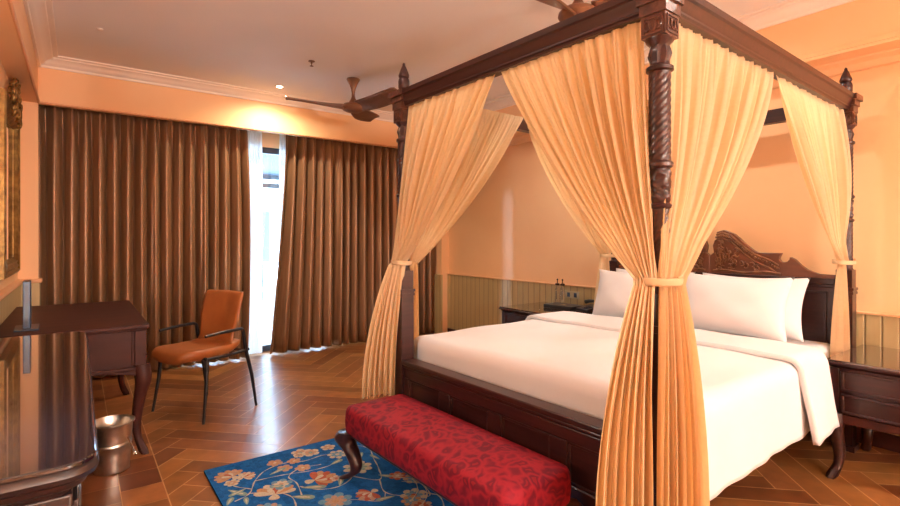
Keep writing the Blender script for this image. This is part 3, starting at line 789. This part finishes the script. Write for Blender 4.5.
# ------------------------------------------------------------------ rug
def make_rug():
    m = MB(); x0, x1, y0, y1 = .565, 1.515, 1.05, 3.075
    blue = (.012, .105, .33); dk = (.006, .04, .14)
    m.col = blue
    # pile as fine grid with slight tone change, edges bound darker
    nx, ny = 38, 80; rnd = random.Random(2)
    o = len(m.v)
    for j in range(ny):
        for i in range(nx):
            xa, xb = x0 + (x1 - x0) * i / nx, x0 + (x1 - x0) * (i + 1) / nx; ya, yb = y0 + (y1 - y0) * j / ny, y0 + (y1 - y0) * (j + 1) / ny
            k = rnd.uniform(.8, 1.2); m.col = (blue[0] * k, blue[1] * k, blue[2] * k)
            m.add([(xa, ya, .012), (xb, ya, .012), (xb, yb, .012), (xa, yb, .012)], [(0, 1, 2, 3)])
    m.col = dk
    for a, c in (((x0, y0), (x1, y0)), ((x1, y0), (x1, y1)), ((x1, y1), (x0, y1)), ((x0, y1), (x0, y0))):
        m.add([(a[0], a[1], .0005), (c[0], c[1], .0005), (c[0], c[1], .012), (a[0], a[1], .012)], [(0, 1, 2, 3)])
    m.add([(x0, y0, .0005), (x0, y1, .0005), (x1, y1, .0005), (x1, y0, .0005)], [(0, 1, 2, 3)])
    z = [.0124]
    def poly(pts, col):
        z[0] += .000004
        m.col = col; c = (sum(p[0] for p in pts) / len(pts), sum(p[1] for p in pts) / len(pts))
        n = len(pts); m.add([(min(max(p[0], x0 + .01), x1 - .01), min(max(p[1], y0 + .01), y1 - .01), z[0]) for p in pts] + [(c[0], c[1], z[0])], [(i, (i + 1) % n, n) for i in range(n)])
    PE, CR, GR, RO, OR, BL_ = (.42, .27, .20), (.50, .44, .34), (.20, .30, .27), (.38, .10, .06), (.44, .25, .14), (.14, .28, .40)
    def petal(x, y, a, L, W, col):
        pts = []
        for i in range(14):
            t = i / 14 * 2 * pi; u = (1 - cos(t)) / 2; w = sin(t) * W / 2 * (.5 + .9 * u)
            pts.append((x + cos(a) * u * L - sin(a) * w, y + sin(a) * u * L + cos(a) * w))
        poly(pts, col)
    def leaf(x, y, a, L, W, col=GR):
        petal(x, y, a, L, W, col); petal(x + cos(a) * L * .12, y + sin(a) * L * .12, a, L * .7, W * .35, CR)
    def flower(x, y, R, n, c1, c2, c3=None, rot=0):
        for k in range(n): petal(x, y, rot + 2 * pi * k / n, R, R * 2.6 / n * 1.5, c1)
        for k in range(n): petal(x, y, rot + pi / n + 2 * pi * k / n, R * .66, R * 1.7 / n * 1.4, c2)
        pts = [(x + R * .22 * cos(2 * pi * k / 10), y + R * .22 * sin(2 * pi * k / 10)) for k in range(10)]; poly(pts, c3 or CR)
    def fan_flower(x, y, R, a, c1, c2):
        for k in range(7): petal(x, y, a - 1.3 + 2.6 * k / 6, R * (1 - .06 * abs(k - 3)), R * .34, c1 if k % 2 else c2)
        for k in range(3): petal(x, y, a - .5 + .5 * k, R * .55, R * .22, RO if k == 1 else CR)
        petal(x, y, a + pi, R * .45, R * .4, CR)
    def vine(pts, w=.0055, col=CR):
        # smooth catmull
        P = [Vector(p) for p in pts]; P = [P[0] * 2 - P[1]] + P + [P[-1] * 2 - P[-2]]; out = []
        for i in range(1, len(P) - 2):
            for k in range(8):
                t = k / 8; out.append(.5 * ((2 * P[i]) + (-P[i - 1] + P[i + 1]) * t + (2 * P[i - 1] - 5 * P[i] + 4 * P[i + 1] - P[i + 2]) * t * t + (-P[i - 1] + 3 * P[i] - 3 * P[i + 1] + P[i + 2]) * t ** 3))
        out.append(P[-2]); z[0] += .000004; m.col = col
        L = []; 
        for i, p in enumerate(out):
            d = (out[min(i + 1, len(out) - 1)] - out[max(i - 1, 0)]).normalized(); nn = Vector((-d.y, d.x)) * w / 2 * (1 + .5 * sin(i))
            L.append(((p + nn), (p - nn)))
        vs = []; 
        for a, c in L: vs += [(min(max(a.x, x0 + .01), x1 - .01), min(max(a.y, y0 + .01), y1 - .01), z[0]), (min(max(c.x, x0 + .01), x1 - .01), min(max(c.y, y0 + .01), y1 - .01), z[0])]
        m.add(vs, [(2 * i, 2 * i + 1, 2 * i + 3, 2 * i + 2) for i in range(len(L) - 1)])
    vine([(.62, 2.62), (.70, 2.66), (.76, 2.78), (.84, 2.87), (.95, 2.90), (1.06, 2.86), (1.18, 2.87), (1.26, 2.80)])
    vine([(.76, 2.78), (.90, 2.76), (1.04, 2.72), (1.16, 2.72), (1.25, 2.78)])
    vine([(.90, 2.45), (.93, 2.62), (.92, 2.72), (1.00, 2.78), (1.12, 2.76)])
    vine([(.93, 2.58), (1.0, 2.49), (1.10, 2.46), (1.20, 2.52), (1.24, 2.64)])
    vine([(1.20, 2.52), (1.30, 2.40), (1.36, 2.52), (1.40, 2.66), (1.44, 2.80), (1.38, 2.92)])
    vine([(1.30, 2.40), (1.26, 2.26), (1.34, 2.15), (1.42, 2.1), (1.46, 2.2)])
    vine([(.72, 2.70), (.66, 2.78), (.64, 2.86)]); vine([(.70, 2.66), (.80, 2.60), (.86, 2.50), (.84, 2.36)])
    vine([(.84, 2.36), (.95, 2.28), (1.08, 2.30), (1.2, 2.2), (1.26, 2.26)])
    fan_flower(.675, 2.90, .105, radians(120), PE, OR); fan_flower(.72, 2.86, .07, radians(20), PE, CR)
    flower(.655, 2.83, .04, 6, CR, PE)
    for (x, y, R) in ((.912, 2.935, .045), (1.01, 2.895, .04), (.935, 2.835, .045), (1.02, 2.78, .045)): flower(x, y, R, 5, PE, OR, CR, x * 9)
    for (x, y, R) in ((1.08, 2.985, .055), (1.13, 2.95, .055), (1.06, 2.955, .035)): flower(x, y, R, 5, CR, PE, GR, x * 7)
    flower(1.25, 2.83, .06, 7, CR, BL_, CR); flower(1.245, 2.96, .045, 5, CR, PE); flower(1.38, 2.93, .04, 6, BL_, CR)
    fan_flower(.80, 2.575, .13, radians(70), OR, CR); flower(.86, 2.66, .06, 6, BL_, CR, PE)
    fan_flower(1.02, 2.60, .12, radians(0), OR, RO); flower(1.12, 2.55, .035, 5, CR, PE, RO)
    flower(1.27, 2.60, .085, 8, CR, GR, PE); flower(1.40, 2.38, .05, 6, RO, PE, CR); flower(1.455, 2.3, .06, 7, PE, BL_, CR)
    flower(1.02, 2.33, .085, 7, BL_, PE, OR); fan_flower(1.2, 2.3, .09, radians(200), PE, RO); flower(1.36, 2.15, .07, 7, CR, BL_, RO)
    fan_flower(.72, 2.42, .10, radians(100), PE, BL_); flower(.9, 2.2, .08, 7, PE, CR)
    for x, y, a, L, W in ((.62, 2.76, -60, .13, .035), (.70, 2.72, 200, .10, .03), (.84, 2.80, 20, .11, .028), (.93, 2.56, -30, .13, .04), (1.10, 2.46, 60, .10, .03), (1.16, 2.72, 20, .09, .035), (1.34, 2.70, 60, .08, .02),
                          (.86, 2.50, -40, .12, .045), (.80, 2.66, -20, .07, .03), (1.32, 2.45, -50, .08, .03), (1.42, 2.62, 100, .09, .025), (1.44, 2.80, 60, .07, .02), (.66, 2.55, 80, .08, .025), (1.28, 2.2, 170, .1, .03), (.58, 2.60, 60, .08, .03)):
        leaf(x, y, radians(a), L, W)
    rnd = random.Random(9)   # the part of the rug nearer than the frame
    for k in range(14):
        x, y = rnd.uniform(.65, 1.42), rnd.uniform(1.15, 2.12)
        if k % 3: flower(x, y, rnd.uniform(.05, .09), 7, rnd.choice((PE, CR, OR)), rnd.choice((CR, BL_, RO)))
        else: fan_flower(x, y, .1, rnd.uniform(0, 6), PE, OR)
        vine([(x, y), (x + .08, y + .07), (x + .12, y + .18), (x + .05, y + .27)]); leaf(x, y, rnd.uniform(0, 6), .12, .035)
    o = m.build('floral_rug', M['rug'], None, smooth=0, colours=True, recalc=False)
    tag(o, 'deep blue wool rug with peach and cream flowers under the bench', 'rug')
make_rug()

# ------------------------------------------------------------------ writing desk (left, behind console)
DX0, DX1, DY0, DY1 = -.375, .335, 3.55, 5.02
dk = thing('writing_desk', ((DX0 + DX1) / 2, (DY0 + DY1) / 2, 0), 0, 'reddish brown writing desk on carved claw foot legs against the left wall', 'desk')
cx, cy = (DX1 - DX0) / 2, (DY1 - DY0) / 2
b = MB(); b.box(-cx, cx + .015, -cy - .015, cy + .015, .762, .785); b.box(-cx, cx + .006, -cy - .006, cy + .006, .750, .762); b.build('tabletop', M['red_wood'], dk, bevel=.005)
b = MB(); b.box(-cx + .01, cx - .015, -cy + .012, -cy + .03, .53, .75); b.box(-cx + .01, cx - .015, cy - .03, cy - .012, .53, .75)
b.box(cx - .035, cx - .015, -cy + .012, cy - .012, .60, .75); b.box(-cx + .005, -cx + .02, -cy + .012, cy - .012, .53, .75)
b.build('apron', M['red_wood'], dk, bevel=.004)
b = MB()    # raised moulding and curved skirt on the end that faces the room
for (xa, xb, za, zb) in ((-cx + .01, cx - .0, .515, .535),):
    b.box(xa, xb, -cy - .006, -cy + .03, za, zb)
b.box(cx - .075, cx - .062, -cy + .004, -cy + .014, .545, .745); b.box(cx - .06, cx, -cy, -cy + .06, .53, .75); b.box(cx - .06, cx, cy - .06, cy, .53, .75)
b.box(cx - .02, cx + .004, -cy, cy, .595, .612)
pts = [(-cx + .02, .515)] + [(-cx + .02 + (2 * cx - .06) * i / 16, .515 - .035 * (abs(2 * i / 16 - 1) ** 3) - .004) for i in range(17)] + [(cx - .03, .515)]
b.rings([[(x, -cy - .002, z) for x, z in pts], [(x, -cy + .022, z) for x, z in pts]])
b.build('skirt_moulding', M['red_wood'], dk, bevel=.003)
for i in range(3):
    y0 = -cy + .07 + i * (2 * cy - .14) / 3; y1 = y0 + (2 * cy - .14) / 3 - .01
    b = MB(); b.box(cx - .02, cx - .005, y0, y1, .625, .74); dr = b.build('drawer', M['red_wood'], dk, bevel=.004)
    b = MB(); b.lathe([(.004, 0), (.004, .012), (.012, .018), (.010, .026), (.002, .028)], 12); k = b.build('knob', M['gilt'], dr); k.location = (cx - .005, (y0 + y1) / 2, .682); k.rotation_euler = (0, pi / 2, 0)
for sx in (-1, 1):
    for sy in (-1, 1):
        m = MB(); cab(m, sx * (cx - .032) , sy * (cy - .032), sx * (1 if sx > 0 else .01), sy * .8, 0, .545, r=.029, out=.05, knee=.8)
        if sx > 0:
            for q in range(5):
                a = q * .5 - 1
                m.tube([(cx - .032 + .04 * cos(a + sy * .5) + .008, sy * (cy - .032) + .036 * sin(a + sy * .5) , .53 - w * .02 - .01 * (q % 2)) for w in range(5)], [.006, .008, .007, .005, .002], 6)
        m.build('leg', M['red_wood'], dk, smooth=60)

# ------------------------------------------------------------------ console cabinet with glossy top, nearest
CX0, CX1, CY0, CY1 = -.375, .036, 1.40, 3.40
cn = thing('console_cabinet', ((CX0 + CX1) / 2, (CY0 + CY1) / 2, 0), 0, 'long dark console with a mirror glossy glass top in the left foreground', 'console')
ax, ay = (CX1 - CX0) / 2, (CY1 - CY0) / 2
def rrect(hx, hy, r, z, n=8, back=True):
    pts = []
    for (sx, sy, a0) in ((1, 1, 0), (-1, 1, 90), (-1, -1, 180), (1, -1, 270)):
        rr = r if sx > 0 else .005
        for k in range(n + 1):
            a = radians(a0 + 90 * k / n); pts.append((sx * (hx - rr) + rr * cos(a), sy * (hy - rr) + rr * sin(a), z))
    return pts
m = MB(); m.rings([rrect(ax, ay, .07, .790), rrect(ax, ay, .07, .797), rrect(ax - .003, ay - .003, .067, .800)]); m.build('glass_top', M['console_top'], cn, smooth=30)
m = MB(); m.rings([rrect(ax - .05, ay - .05, .03, .715), rrect(ax - .045, ay - .045, .035, .725), rrect(ax - .02, ay - .02, .05, .738), rrect(ax - .012, ay - .012, .06, .752), rrect(ax + .002, ay + .002, .072, .760), rrect(ax + .006, ay + .006, .075, .772), rrect(ax + .002, ay + .002, .072, .784), rrect(ax - .004, ay - .004, .07, .790)])
m.build('moulded_edge', M['console_wood'], cn, smooth=30)
b = MB(); b.box(-ax + .01, ax - .045, -ay + .05, ay - .05, .09, .715); b.build('body', M['console_wood'], cn, bevel=.006)
b = MB(); b.box(-ax + .02, ax - .055, -ay + .06, ay - .06, 0, .09); b.build('plinth', M['console_wood'], cn)
for i in range(4):
    y0 = -ay + .07 + i * (2 * ay - .14) / 4; y1 = y0 + (2 * ay - .14) / 4 - .012
    b = MB(); b.box(ax - .047, ax - .033, y0, y1, .12, .69); b.box(ax - .036, ax - .028, y0 + .05, y1 - .05, .17, .64); dr = b.build('door', M['console_wood'], cn, bevel=.004)
    b = MB(); b.lathe([(.004, 0), (.004, .014), (.011, .02), (.009, .028), (.002, .03)], 12); k = b.build('knob', M['chrome'], dr); k.location = (ax - .033, y1 - .03 if i % 2 == 0 else y0 + .03, .42); k.rotation_euler = (0, pi / 2, 0)
b = MB(); b.box(-ax + .06, ax - .09, -ay + .038, -ay + .052, .16, .66); b.build('end_panel', M['console_wood'], cn, bevel=.004)

# menu stand on desk
ms = thing('tabletop_stand', (-.235, 3.80, .785), radians(2), 'narrow dark grey upright display stand seen edge on at the left of the desk', 'display stand')
b = MB(); b.box(-.055, .055, -.13, .10, 0, .008); b.build('base', M['grey_metal'], ms, bevel=.003)
b = MB(); b.box(-.017, .017, -.09, .07, .008, .275); b.build('upright_panel', M['grey_metal'], ms, bevel=.003)
b = MB(); b.box(-.006, .006, -.0935, -.0895, .02, .26); b.build('edge_slot', M['plastic_black'], ms)

# ------------------------------------------------------------------ chair
ch = thing('armchair', (.785, 4.235, 0), math.atan2(-.44, -.9), 'tan orange leather armchair with thin black metal frame beside the desk', 'chair')
def seatf(top):
    def f(u, v):
        a = 2 * u - 1   # y
        x = -.165 + .49 * v
        w = .245 * (1 - .12 * (1 - v)) * (1 if v < .6 else math.sqrt(max(0, 1 - ((v - .6) / .4) ** 2.6 * .62)))
        edge = max(0, 1 - abs(a) ** 6) ** .5 * max(0, 1 - abs(2 * v - 1) ** 14) ** .5
        z = .475 + .018 * a * a - .012 * sin(pi * v) - .05 * max(0, v - .75) ** 2 * 8 + .05 * max(0, .18 - v) / .18 * .5
        return (x, a * w, z + (.030 if top else -.058) * edge)
    return f
m = MB(); m.grid(seatf(True), 24, 26); m.grid(seatf(False), 24, 26)
st = m.build('seat', M['leather'], ch, smooth=180, recalc=False)
bm = bmesh.new(); bm.from_mesh(st.data); bmesh.ops.remove_doubles(bm, verts=bm.verts, dist=.001); bmesh.ops.recalc_face_normals(bm, faces=bm.faces); bm.to_mesh(st.data); bm.free()
def backf(s):
    def f(u, v):
        a = 2 * u - 1; w = .228 - .030 * sin(pi * min(1, max(0, (v + .12) / .6))) - .006 * v
        w = w if v < .94 else w * (1 - .05 * (v - .94) / .06)
        edge = max(0, 1 - abs(a) ** 8) ** .5 * max(0, 1 - abs(2 * v - 1) ** 16) ** .5
        x = -.115 - .055 * v - .03 * v * v + .030 * a * a * (1 - .3 * v); z = .475 + .415 * v + .010 * (1 - a * a) * v * 0
        return (x + s * .019 * edge, a * w, z)
    return f
m = MB(); m.grid(backf(1), 20, 24); m.grid(backf(-1), 20, 24)
bk = m.build('backrest', M['leather'], ch, smooth=180, recalc=False)
bm = bmesh.new(); bm.from_mesh(bk.data); bmesh.ops.remove_doubles(bm, verts=bm.verts, dist=.001); bmesh.ops.recalc_face_normals(bm, faces=bm.faces); bm.to_mesh(bk.data); bm.free()
for sy in (-1, 1):
    m = MB(); m.tube([(.175, sy * .262, .445), (.19, sy * .27, .25), (.225, sy * .29, 0)], [.014, .0135, .009], 8); m.build('leg', M['black_metal'], ch)
    m = MB(); m.tube([(-.125, sy * .272, .605), (-.150, sy * .272, .45), (-.20, sy * .28, .25), (-.235, sy * .29, 0)], [.013, .0145, .0135, .009], 8); m.build('leg', M['black_metal'], ch)
    m = MB(); m.tube([(-.125, sy * .272, .605), (-.10, sy * .272, .618), (.04, sy * .27, .615), (.19, sy * .262, .605)], [.012, .012, .0115, .010], 8); m.build('armrest', M['black_metal'], ch)
m = MB()
for sy in (-1, 1): m.tube([(.18, sy * .262, .44), (.0, sy * .265, .435), (-.178, sy * .272, .45)], .0115, 8)
m.tube([(.16, -.262, .437), (.16, .262, .437)], .011, 8); m.tube([(-.16, -.27, .44), (-.16, .27, .44)], .011, 8); m.build('seat_frame', M['black_metal'], ch)

# ------------------------------------------------------------------ metal bucket
bk = thing('metal_waste_bucket', (.155, 3.42, 0), 0, 'shiny hammered steel waste bucket on the floor between the console and desk leg', 'bucket')
m = MB()
m.lathe([(.078, .0), (.084, .004), (.085, .012), (.0905, .10), (.0935, .145), (.0975, .148), (.0978, .160), (.0945, .163), (.101, .255), (.106, .262), (.112, .268), (.112, .274), (.105, .276), (.099, .262), (.082, .02), (.01, .016)], 40)
m.build('body', M['steel'], bk, smooth=50)
m = MB(); m.tube([(.108 * cos(a), -.0 + .108 * sin(a), .20 - .13 * sin(pi * i / 14)) for i, a in enumerate([-.9 + 1.8 * k / 14 for k in range(15)])], .004, 8); m.ell((.110, -.02, .075), (.012, .012, .012), 10, 8); m.build('handle', M['chrome'], bk)

# ------------------------------------------------------------------ nightstands
def nightstand(loc, label):
    t = thing('nightstand', loc, 0, label, 'nightstand', None)
    X0, X1, hy = -.29, .33, .425     # front at X0, back towards the wall
    m = MB()
    def rr(e, z): return [(X0 - e, -hy - e, z), (X1, -hy - e, z), (X1, hy + e, z), (X0 - e, hy + e, z)]
    m.rings([rr(-.02, .600), rr(-.008, .606), rr(.0, .615), rr(.012, .620), rr(.014, .628), rr(.010, .634)]); m.build('moulded_top', M['dark_wood'], t, smooth=30)
    m = MB(); m.rings([rr(.008, .634), rr(.008, .643), rr(.005, .645)]); m.build('glass_top', M['stand_top'], t, smooth=30)
    m = MB(); m.box(X0 + .015, X1 - .01, -hy + .015, hy - .015, .345, .602)
    m.box(X0 + .006, X0 + .03, -hy + .008, -hy + .05, .345, .60); m.box(X0 + .006, X0 + .03, hy - .05, hy - .008, .345, .60)
    m.build('carcass', M['dark_wood'], t, bevel=.004)
    m = MB()
    ys = [-hy + .008 + (2 * hy - .016) * i / 24 for i in range(25)]
    poly = [(y, .352) for y in (ys[0], ys[-1])][::-1] 
    low = [(y, .325 - .05 * max(0, abs(2 * i / 24 - 1) - .55) ** 1.2 * 2 + .012 * cos(4 * pi * (i / 24 - .5))) for i, y in enumerate(ys)]
    ring = low + [(ys[-1], .356), (ys[0], .356)]
    m.rings([[(X0 - .002, y, z) for y, z in ring], [(X0 + .022, y, z) for y, z in ring]]); m.build('skirt', M['red_wood'], t, smooth=30)
    for z0, z1 in ((.362, .466), (.482, .592)):
        m = MB(); m.box(X0 + .006, X0 + .018, -hy + .058, hy - .058, z0, z1)
        for (ya, yb, za, zb) in ((-hy + .058, hy - .058, z0, z0 + .014), (-hy + .058, hy - .058, z1 - .014, z1), (-hy + .058, -hy + .074, z0, z1), (hy - .074, hy - .058, z0, z1)): m.box(X0 - .004, X0 + .012, ya, yb, za, zb)
        m.build('drawer', M['dark_wood'], t, bevel=.004)
    for sx, x in ((-1, X0 + .03), (1, X1 - .06)):
        for sy in (-1, 1):
            m = MB(); cab(m, x, sy * (hy - .03), sx * .9, sy * .35, 0, .36, r=.031, out=.055, knee=.6); m.build('leg', M['dark_wood'], t, smooth=60)
    return t
n1 = nightstand((3.60, .575, 0), 'dark two drawer nightstand with glass top and cabriole legs, right of the bed')
n2 = copy_tree(n1); n2.location = (3.60, 3.235, 0); n2['label'] = 'dark nightstand beyond the bed carrying the bottles and black tray'

# things on the far nightstand
def bottle(x, y, label):
    t = thing('glass_bottle', (x, y, .645), 0, label, 'bottle', None)
    m = MB(); m.lathe([(.020, .0), (.023, .004), (.023, .15), (.021, .165), (.012, .185), (.010, .20)], 20); m.build('body', M['glass'], t)
    m = MB(); m.lathe([(.018, .198), (.022, .202), (.022, .214), (.012, .218), (.004, .222), (.004, .245), (.008, .25), (.008, .258), (.002, .262)], 16); m.build('stopper', M['dark_wood'], t)
bottle(3.83, 3.40, 'slim glass bottle with dark stopper on the far nightstand, left one of two')
bottle(3.83, 3.335, 'slim glass bottle with dark stopper on the far nightstand, right one of two')
t = thing('amenity_tray', (3.70, 3.21, .645), radians(4), 'low black tray box lying on the far nightstand', 'tray')
b = MB(); b.box(-.10, .10, -.16, .16, 0, .035); b.build('box', M['plastic_black'], t, bevel=.006)
b = MB(); b.box(-.03, .01, -.03, .01, .035, .038); b.build('sachet', M['plastic_cream'], t)
t = thing('desk_telephone', (3.76, 2.96, .645), radians(-10), 'black bedside telephone on the far nightstand beside the tray', 'telephone')
b = MB(); b.extrude([(-.09, -.08, 0), (.09, -.08, 0), (.09, -.08, .05), (-.09, -.08, .022)], (0, .16, 0)); b.build('base', M['plastic_black'], t, bevel=.005)
m = MB(); m.tube([(.05, -.10, .068), (.06, -.06, .080), (.06, 0, .085), (.06, .06, .080), (.05, .10, .068)], [.02, .017, .014, .017, .02], 10); m.build('handset', M['plastic_black'], t)
b = MB()
for i in range(3):
    for j in range(4): b.box(-.07 + j * .022, -.056 + j * .022, -.05 + i * .022, -.036 + i * .022, .022 + j * .0033, .031 + j * .0033)
b.build('keypad', M['grey_metal'], t)
# sockets
def plate(y, z, w, h, label):
    t = thing('wall_socket', (XR - .022, y, z), 0, label, 'socket')
    b = MB(); b.box(-.008, 0, -w / 2, w / 2, -h / 2, h / 2); b.build('plate', M['plastic_cream'], t, bevel=.003)
    n = max(1, int(w / .07))
    for i in range(n):
        yy = -w / 2 + w * (i + .5) / n; b = MB(); b.box(-.011, -.007, yy - .018, yy + .018, -.022, .022); b.build('switch', M['grey_metal'] if n > 1 else M['plastic_cream'], t, bevel=.002)
plate(3.42, .735, .26, .075, 'wall socket plate with several switches above the far nightstand')
plate(.50, .735, .14, .085, 'blank olive wall socket plate above the right nightstand')

# ------------------------------------------------------------------ gilt mirror
mr = thing('wall_mirror', (XL, 4.62, 1.05), 0, 'tall gilt framed mirror with carved crest hanging on the left wall', 'mirror')
b = MB(); MW, MH, FW = .48, 1.18, .11
fp = [(0, 0), (.035, 0), (.045, .015), (.03, .03), (.04, .05), (.03, .07), (.036, .085), (.02, .10), (.012, FW)]
def fr(a, c, inn):
    a, c, inn = Vector(a), Vector(c), Vector(inn); d = (c - a).normalized()
    b.rings([[a + inn * o + d * o + Vector((x, 0, 0)) for x, o in fp] + [a + inn * FW + d * FW, ], [c + inn * o - d * o + Vector((x, 0, 0)) for x, o in fp] + [c + inn * FW - d * FW]])
fr((0, -MW, 0), (0, MW, 0), (0, 0, 1)); fr((0, MW, 0), (0, MW, MH), (0, -1, 0)); fr((0, MW, MH), (0, -MW, MH), (0, 0, -1)); fr((0, -MW, MH), (0, -MW, 0), (0, 1, 0))
b.build('frame', M['gilt'], mr, smooth=40)
b = MB(); b.box(.004, .010, -MW + FW - .01, MW - FW + .01, FW - .01, MH - FW + .01); b.build('glass', M['mirror'], mr, smooth=0)
b = MB(); rnd = random.Random(12)
for k in range(64):
    y = rnd.uniform(-.05, .46); top = MH + .36 * max(0, 1 - abs(y - .2) / .30) ** .8; z = rnd.uniform(MH - .06, max(MH + .02, top))
    a0 = rnd.uniform(0, 6.28); R = rnd.uniform(.03, .06); dr = rnd.choice((-1, 1)); pts = []
    for q in range(12):
        f_ = q / 11; a = a0 + dr * f_ * 4; r = R * (1 - .7 * f_); pts.append((.03 + .02 * sin(pi * f_), y + r * cos(a), z + r * sin(a)))
    b.tube(pts, [.013 * (1 - .5 * q / 11) for q in range(12)], 7)
b.build('crest', M['gilt'], mr, smooth=60)

# ------------------------------------------------------------------ lights
spot(1.64, 5.12, 110, 168, 1, .035, (1, .84, .60))
W = (1, .94, .84)
spot(3.3, 3.2, 62, 165, 1, .05, W)  # hidden fill added to brighten the far headboard wall
spot(3.1, 1.8, 66, 165, 1, .05, W)
spot(.85, 2.2, 30, 165, 1, .06, W)  # added fill from out of view, like the three spots below
spot(3.1, .2, 16, 160, 1, .06, W)
spot(.9, -.2, 30, 160, 1, .08, W)
spot(2.6, -1.0, 50, 160, 1, .08, W)
# unseen frosted globe lamps added behind the camera as room fill
def fill_floor_lamp(x, y, label, GM, z=1.75):
    t = thing('fill_floor_lamp', (x, y, 0), 0, label, 'fill light')
    m = MB(); m.lathe([(.15, 0), (.15, .015), (.03, .03), (.012, .05), (.012, z - .17), (.05, z - .16), (.05, z - .135)], 20); m.build('stand', M['black_metal'], t)
    m = MB(); m.ell((0, 0, z), (.15, .15, .15), 24, 16); m.build('fill_globe', GM, t)
fill_floor_lamp(3.2, -3.9, 'added fill floor lamp, unseen, with frosted globe by the right wall behind the camera', emis('fill_globe_right', (1, .98, .95), 600))
fill_floor_lamp(.6, -3.4, 'added fill floor lamp, unseen, with frosted globe near the left wall behind the camera', emis('fill_globe_left', (1, .98, .95), 320))

def fill_table_lamp(x, y, z0, label, mat, r=.10):  # globe lamps added out of view to lift ceiling and walls
    t = thing('fill_table_lamp', (x, y, z0), 0, label, 'table lamp')
    m = MB(); m.lathe([(.07, 0), (.07, .012), (.03, .02), (.016, .05), (.028, .10), (.016, .16), (.03, .19), (.03, .20)], 20); m.build('base', M['gilt'], t)
    m = MB(); m.ell((0, 0, .19 + r), (r, r, r), 24, 16); m.build('fill_globe', mat, t)
fill_table_lamp(-.27, 1.60, .800, 'added fill table lamp, out of view, with frosted globe and gilt base on the dark console', emis('fill_globe_console', (1, .98, .94), 70))
fill_table_lamp(3.62, .26, .645, 'added fill table lamp, out of view, with frosted globe and gilt base on the right nightstand', emis('fill_globe_bedside', (1, .92, .78), 18))

w = bpy.data.worlds.new('daylight'); scene.world = w; w.use_nodes = True
bg = w.node_tree.nodes['Background']; bg.inputs['Color'].default_value = (.60, .80, 1.0, 1); bg.inputs['Strength'].default_value = 30.0
sl = bpy.data.lights.new('sun', 'SUN'); sl.energy = 6; sl.angle = radians(3); sl.color = (.45, .62, 1)
so = bpy.data.objects.new('sun', sl); COL.objects.link(so)      # low light slanting in through the gap onto the headboard wall
so.rotation_euler = Vector((2.25, -1.25, -.34)).to_track_quat('-Z', 'Y').to_euler()

# ------------------------------------------------------------------ camera
cam = bpy.data.cameras.new('camera'); co = bpy.data.objects.new('camera', cam); COL.objects.link(co); scene.camera = co
cam.sensor_fit = 'HORIZONTAL'; cam.sensor_width = 36; cam.lens = 505 / 900 * 36
cam.shift_y = -14 / 900
co.location = (0, 0, 1.3); co.rotation_euler = (pi / 2, 0, radians(-36.4)); cam.clip_start = .02

scene.view_settings.view_transform = 'Standard'; scene.view_settings.look = 'None'; scene.view_settings.gamma = 1
scene.view_settings.exposure = -0.02
cy_ = scene.cycles
cy_.max_bounces = 10; cy_.diffuse_bounces = 6; cy_.glossy_bounces = 4; cy_.transmission_bounces = 6; cy_.transparent_max_bounces = 8
cy_.use_denoising = True; cy_.sample_clamp_indirect = 6
cy_.caustics_reflective = False; cy_.caustics_refractive = False
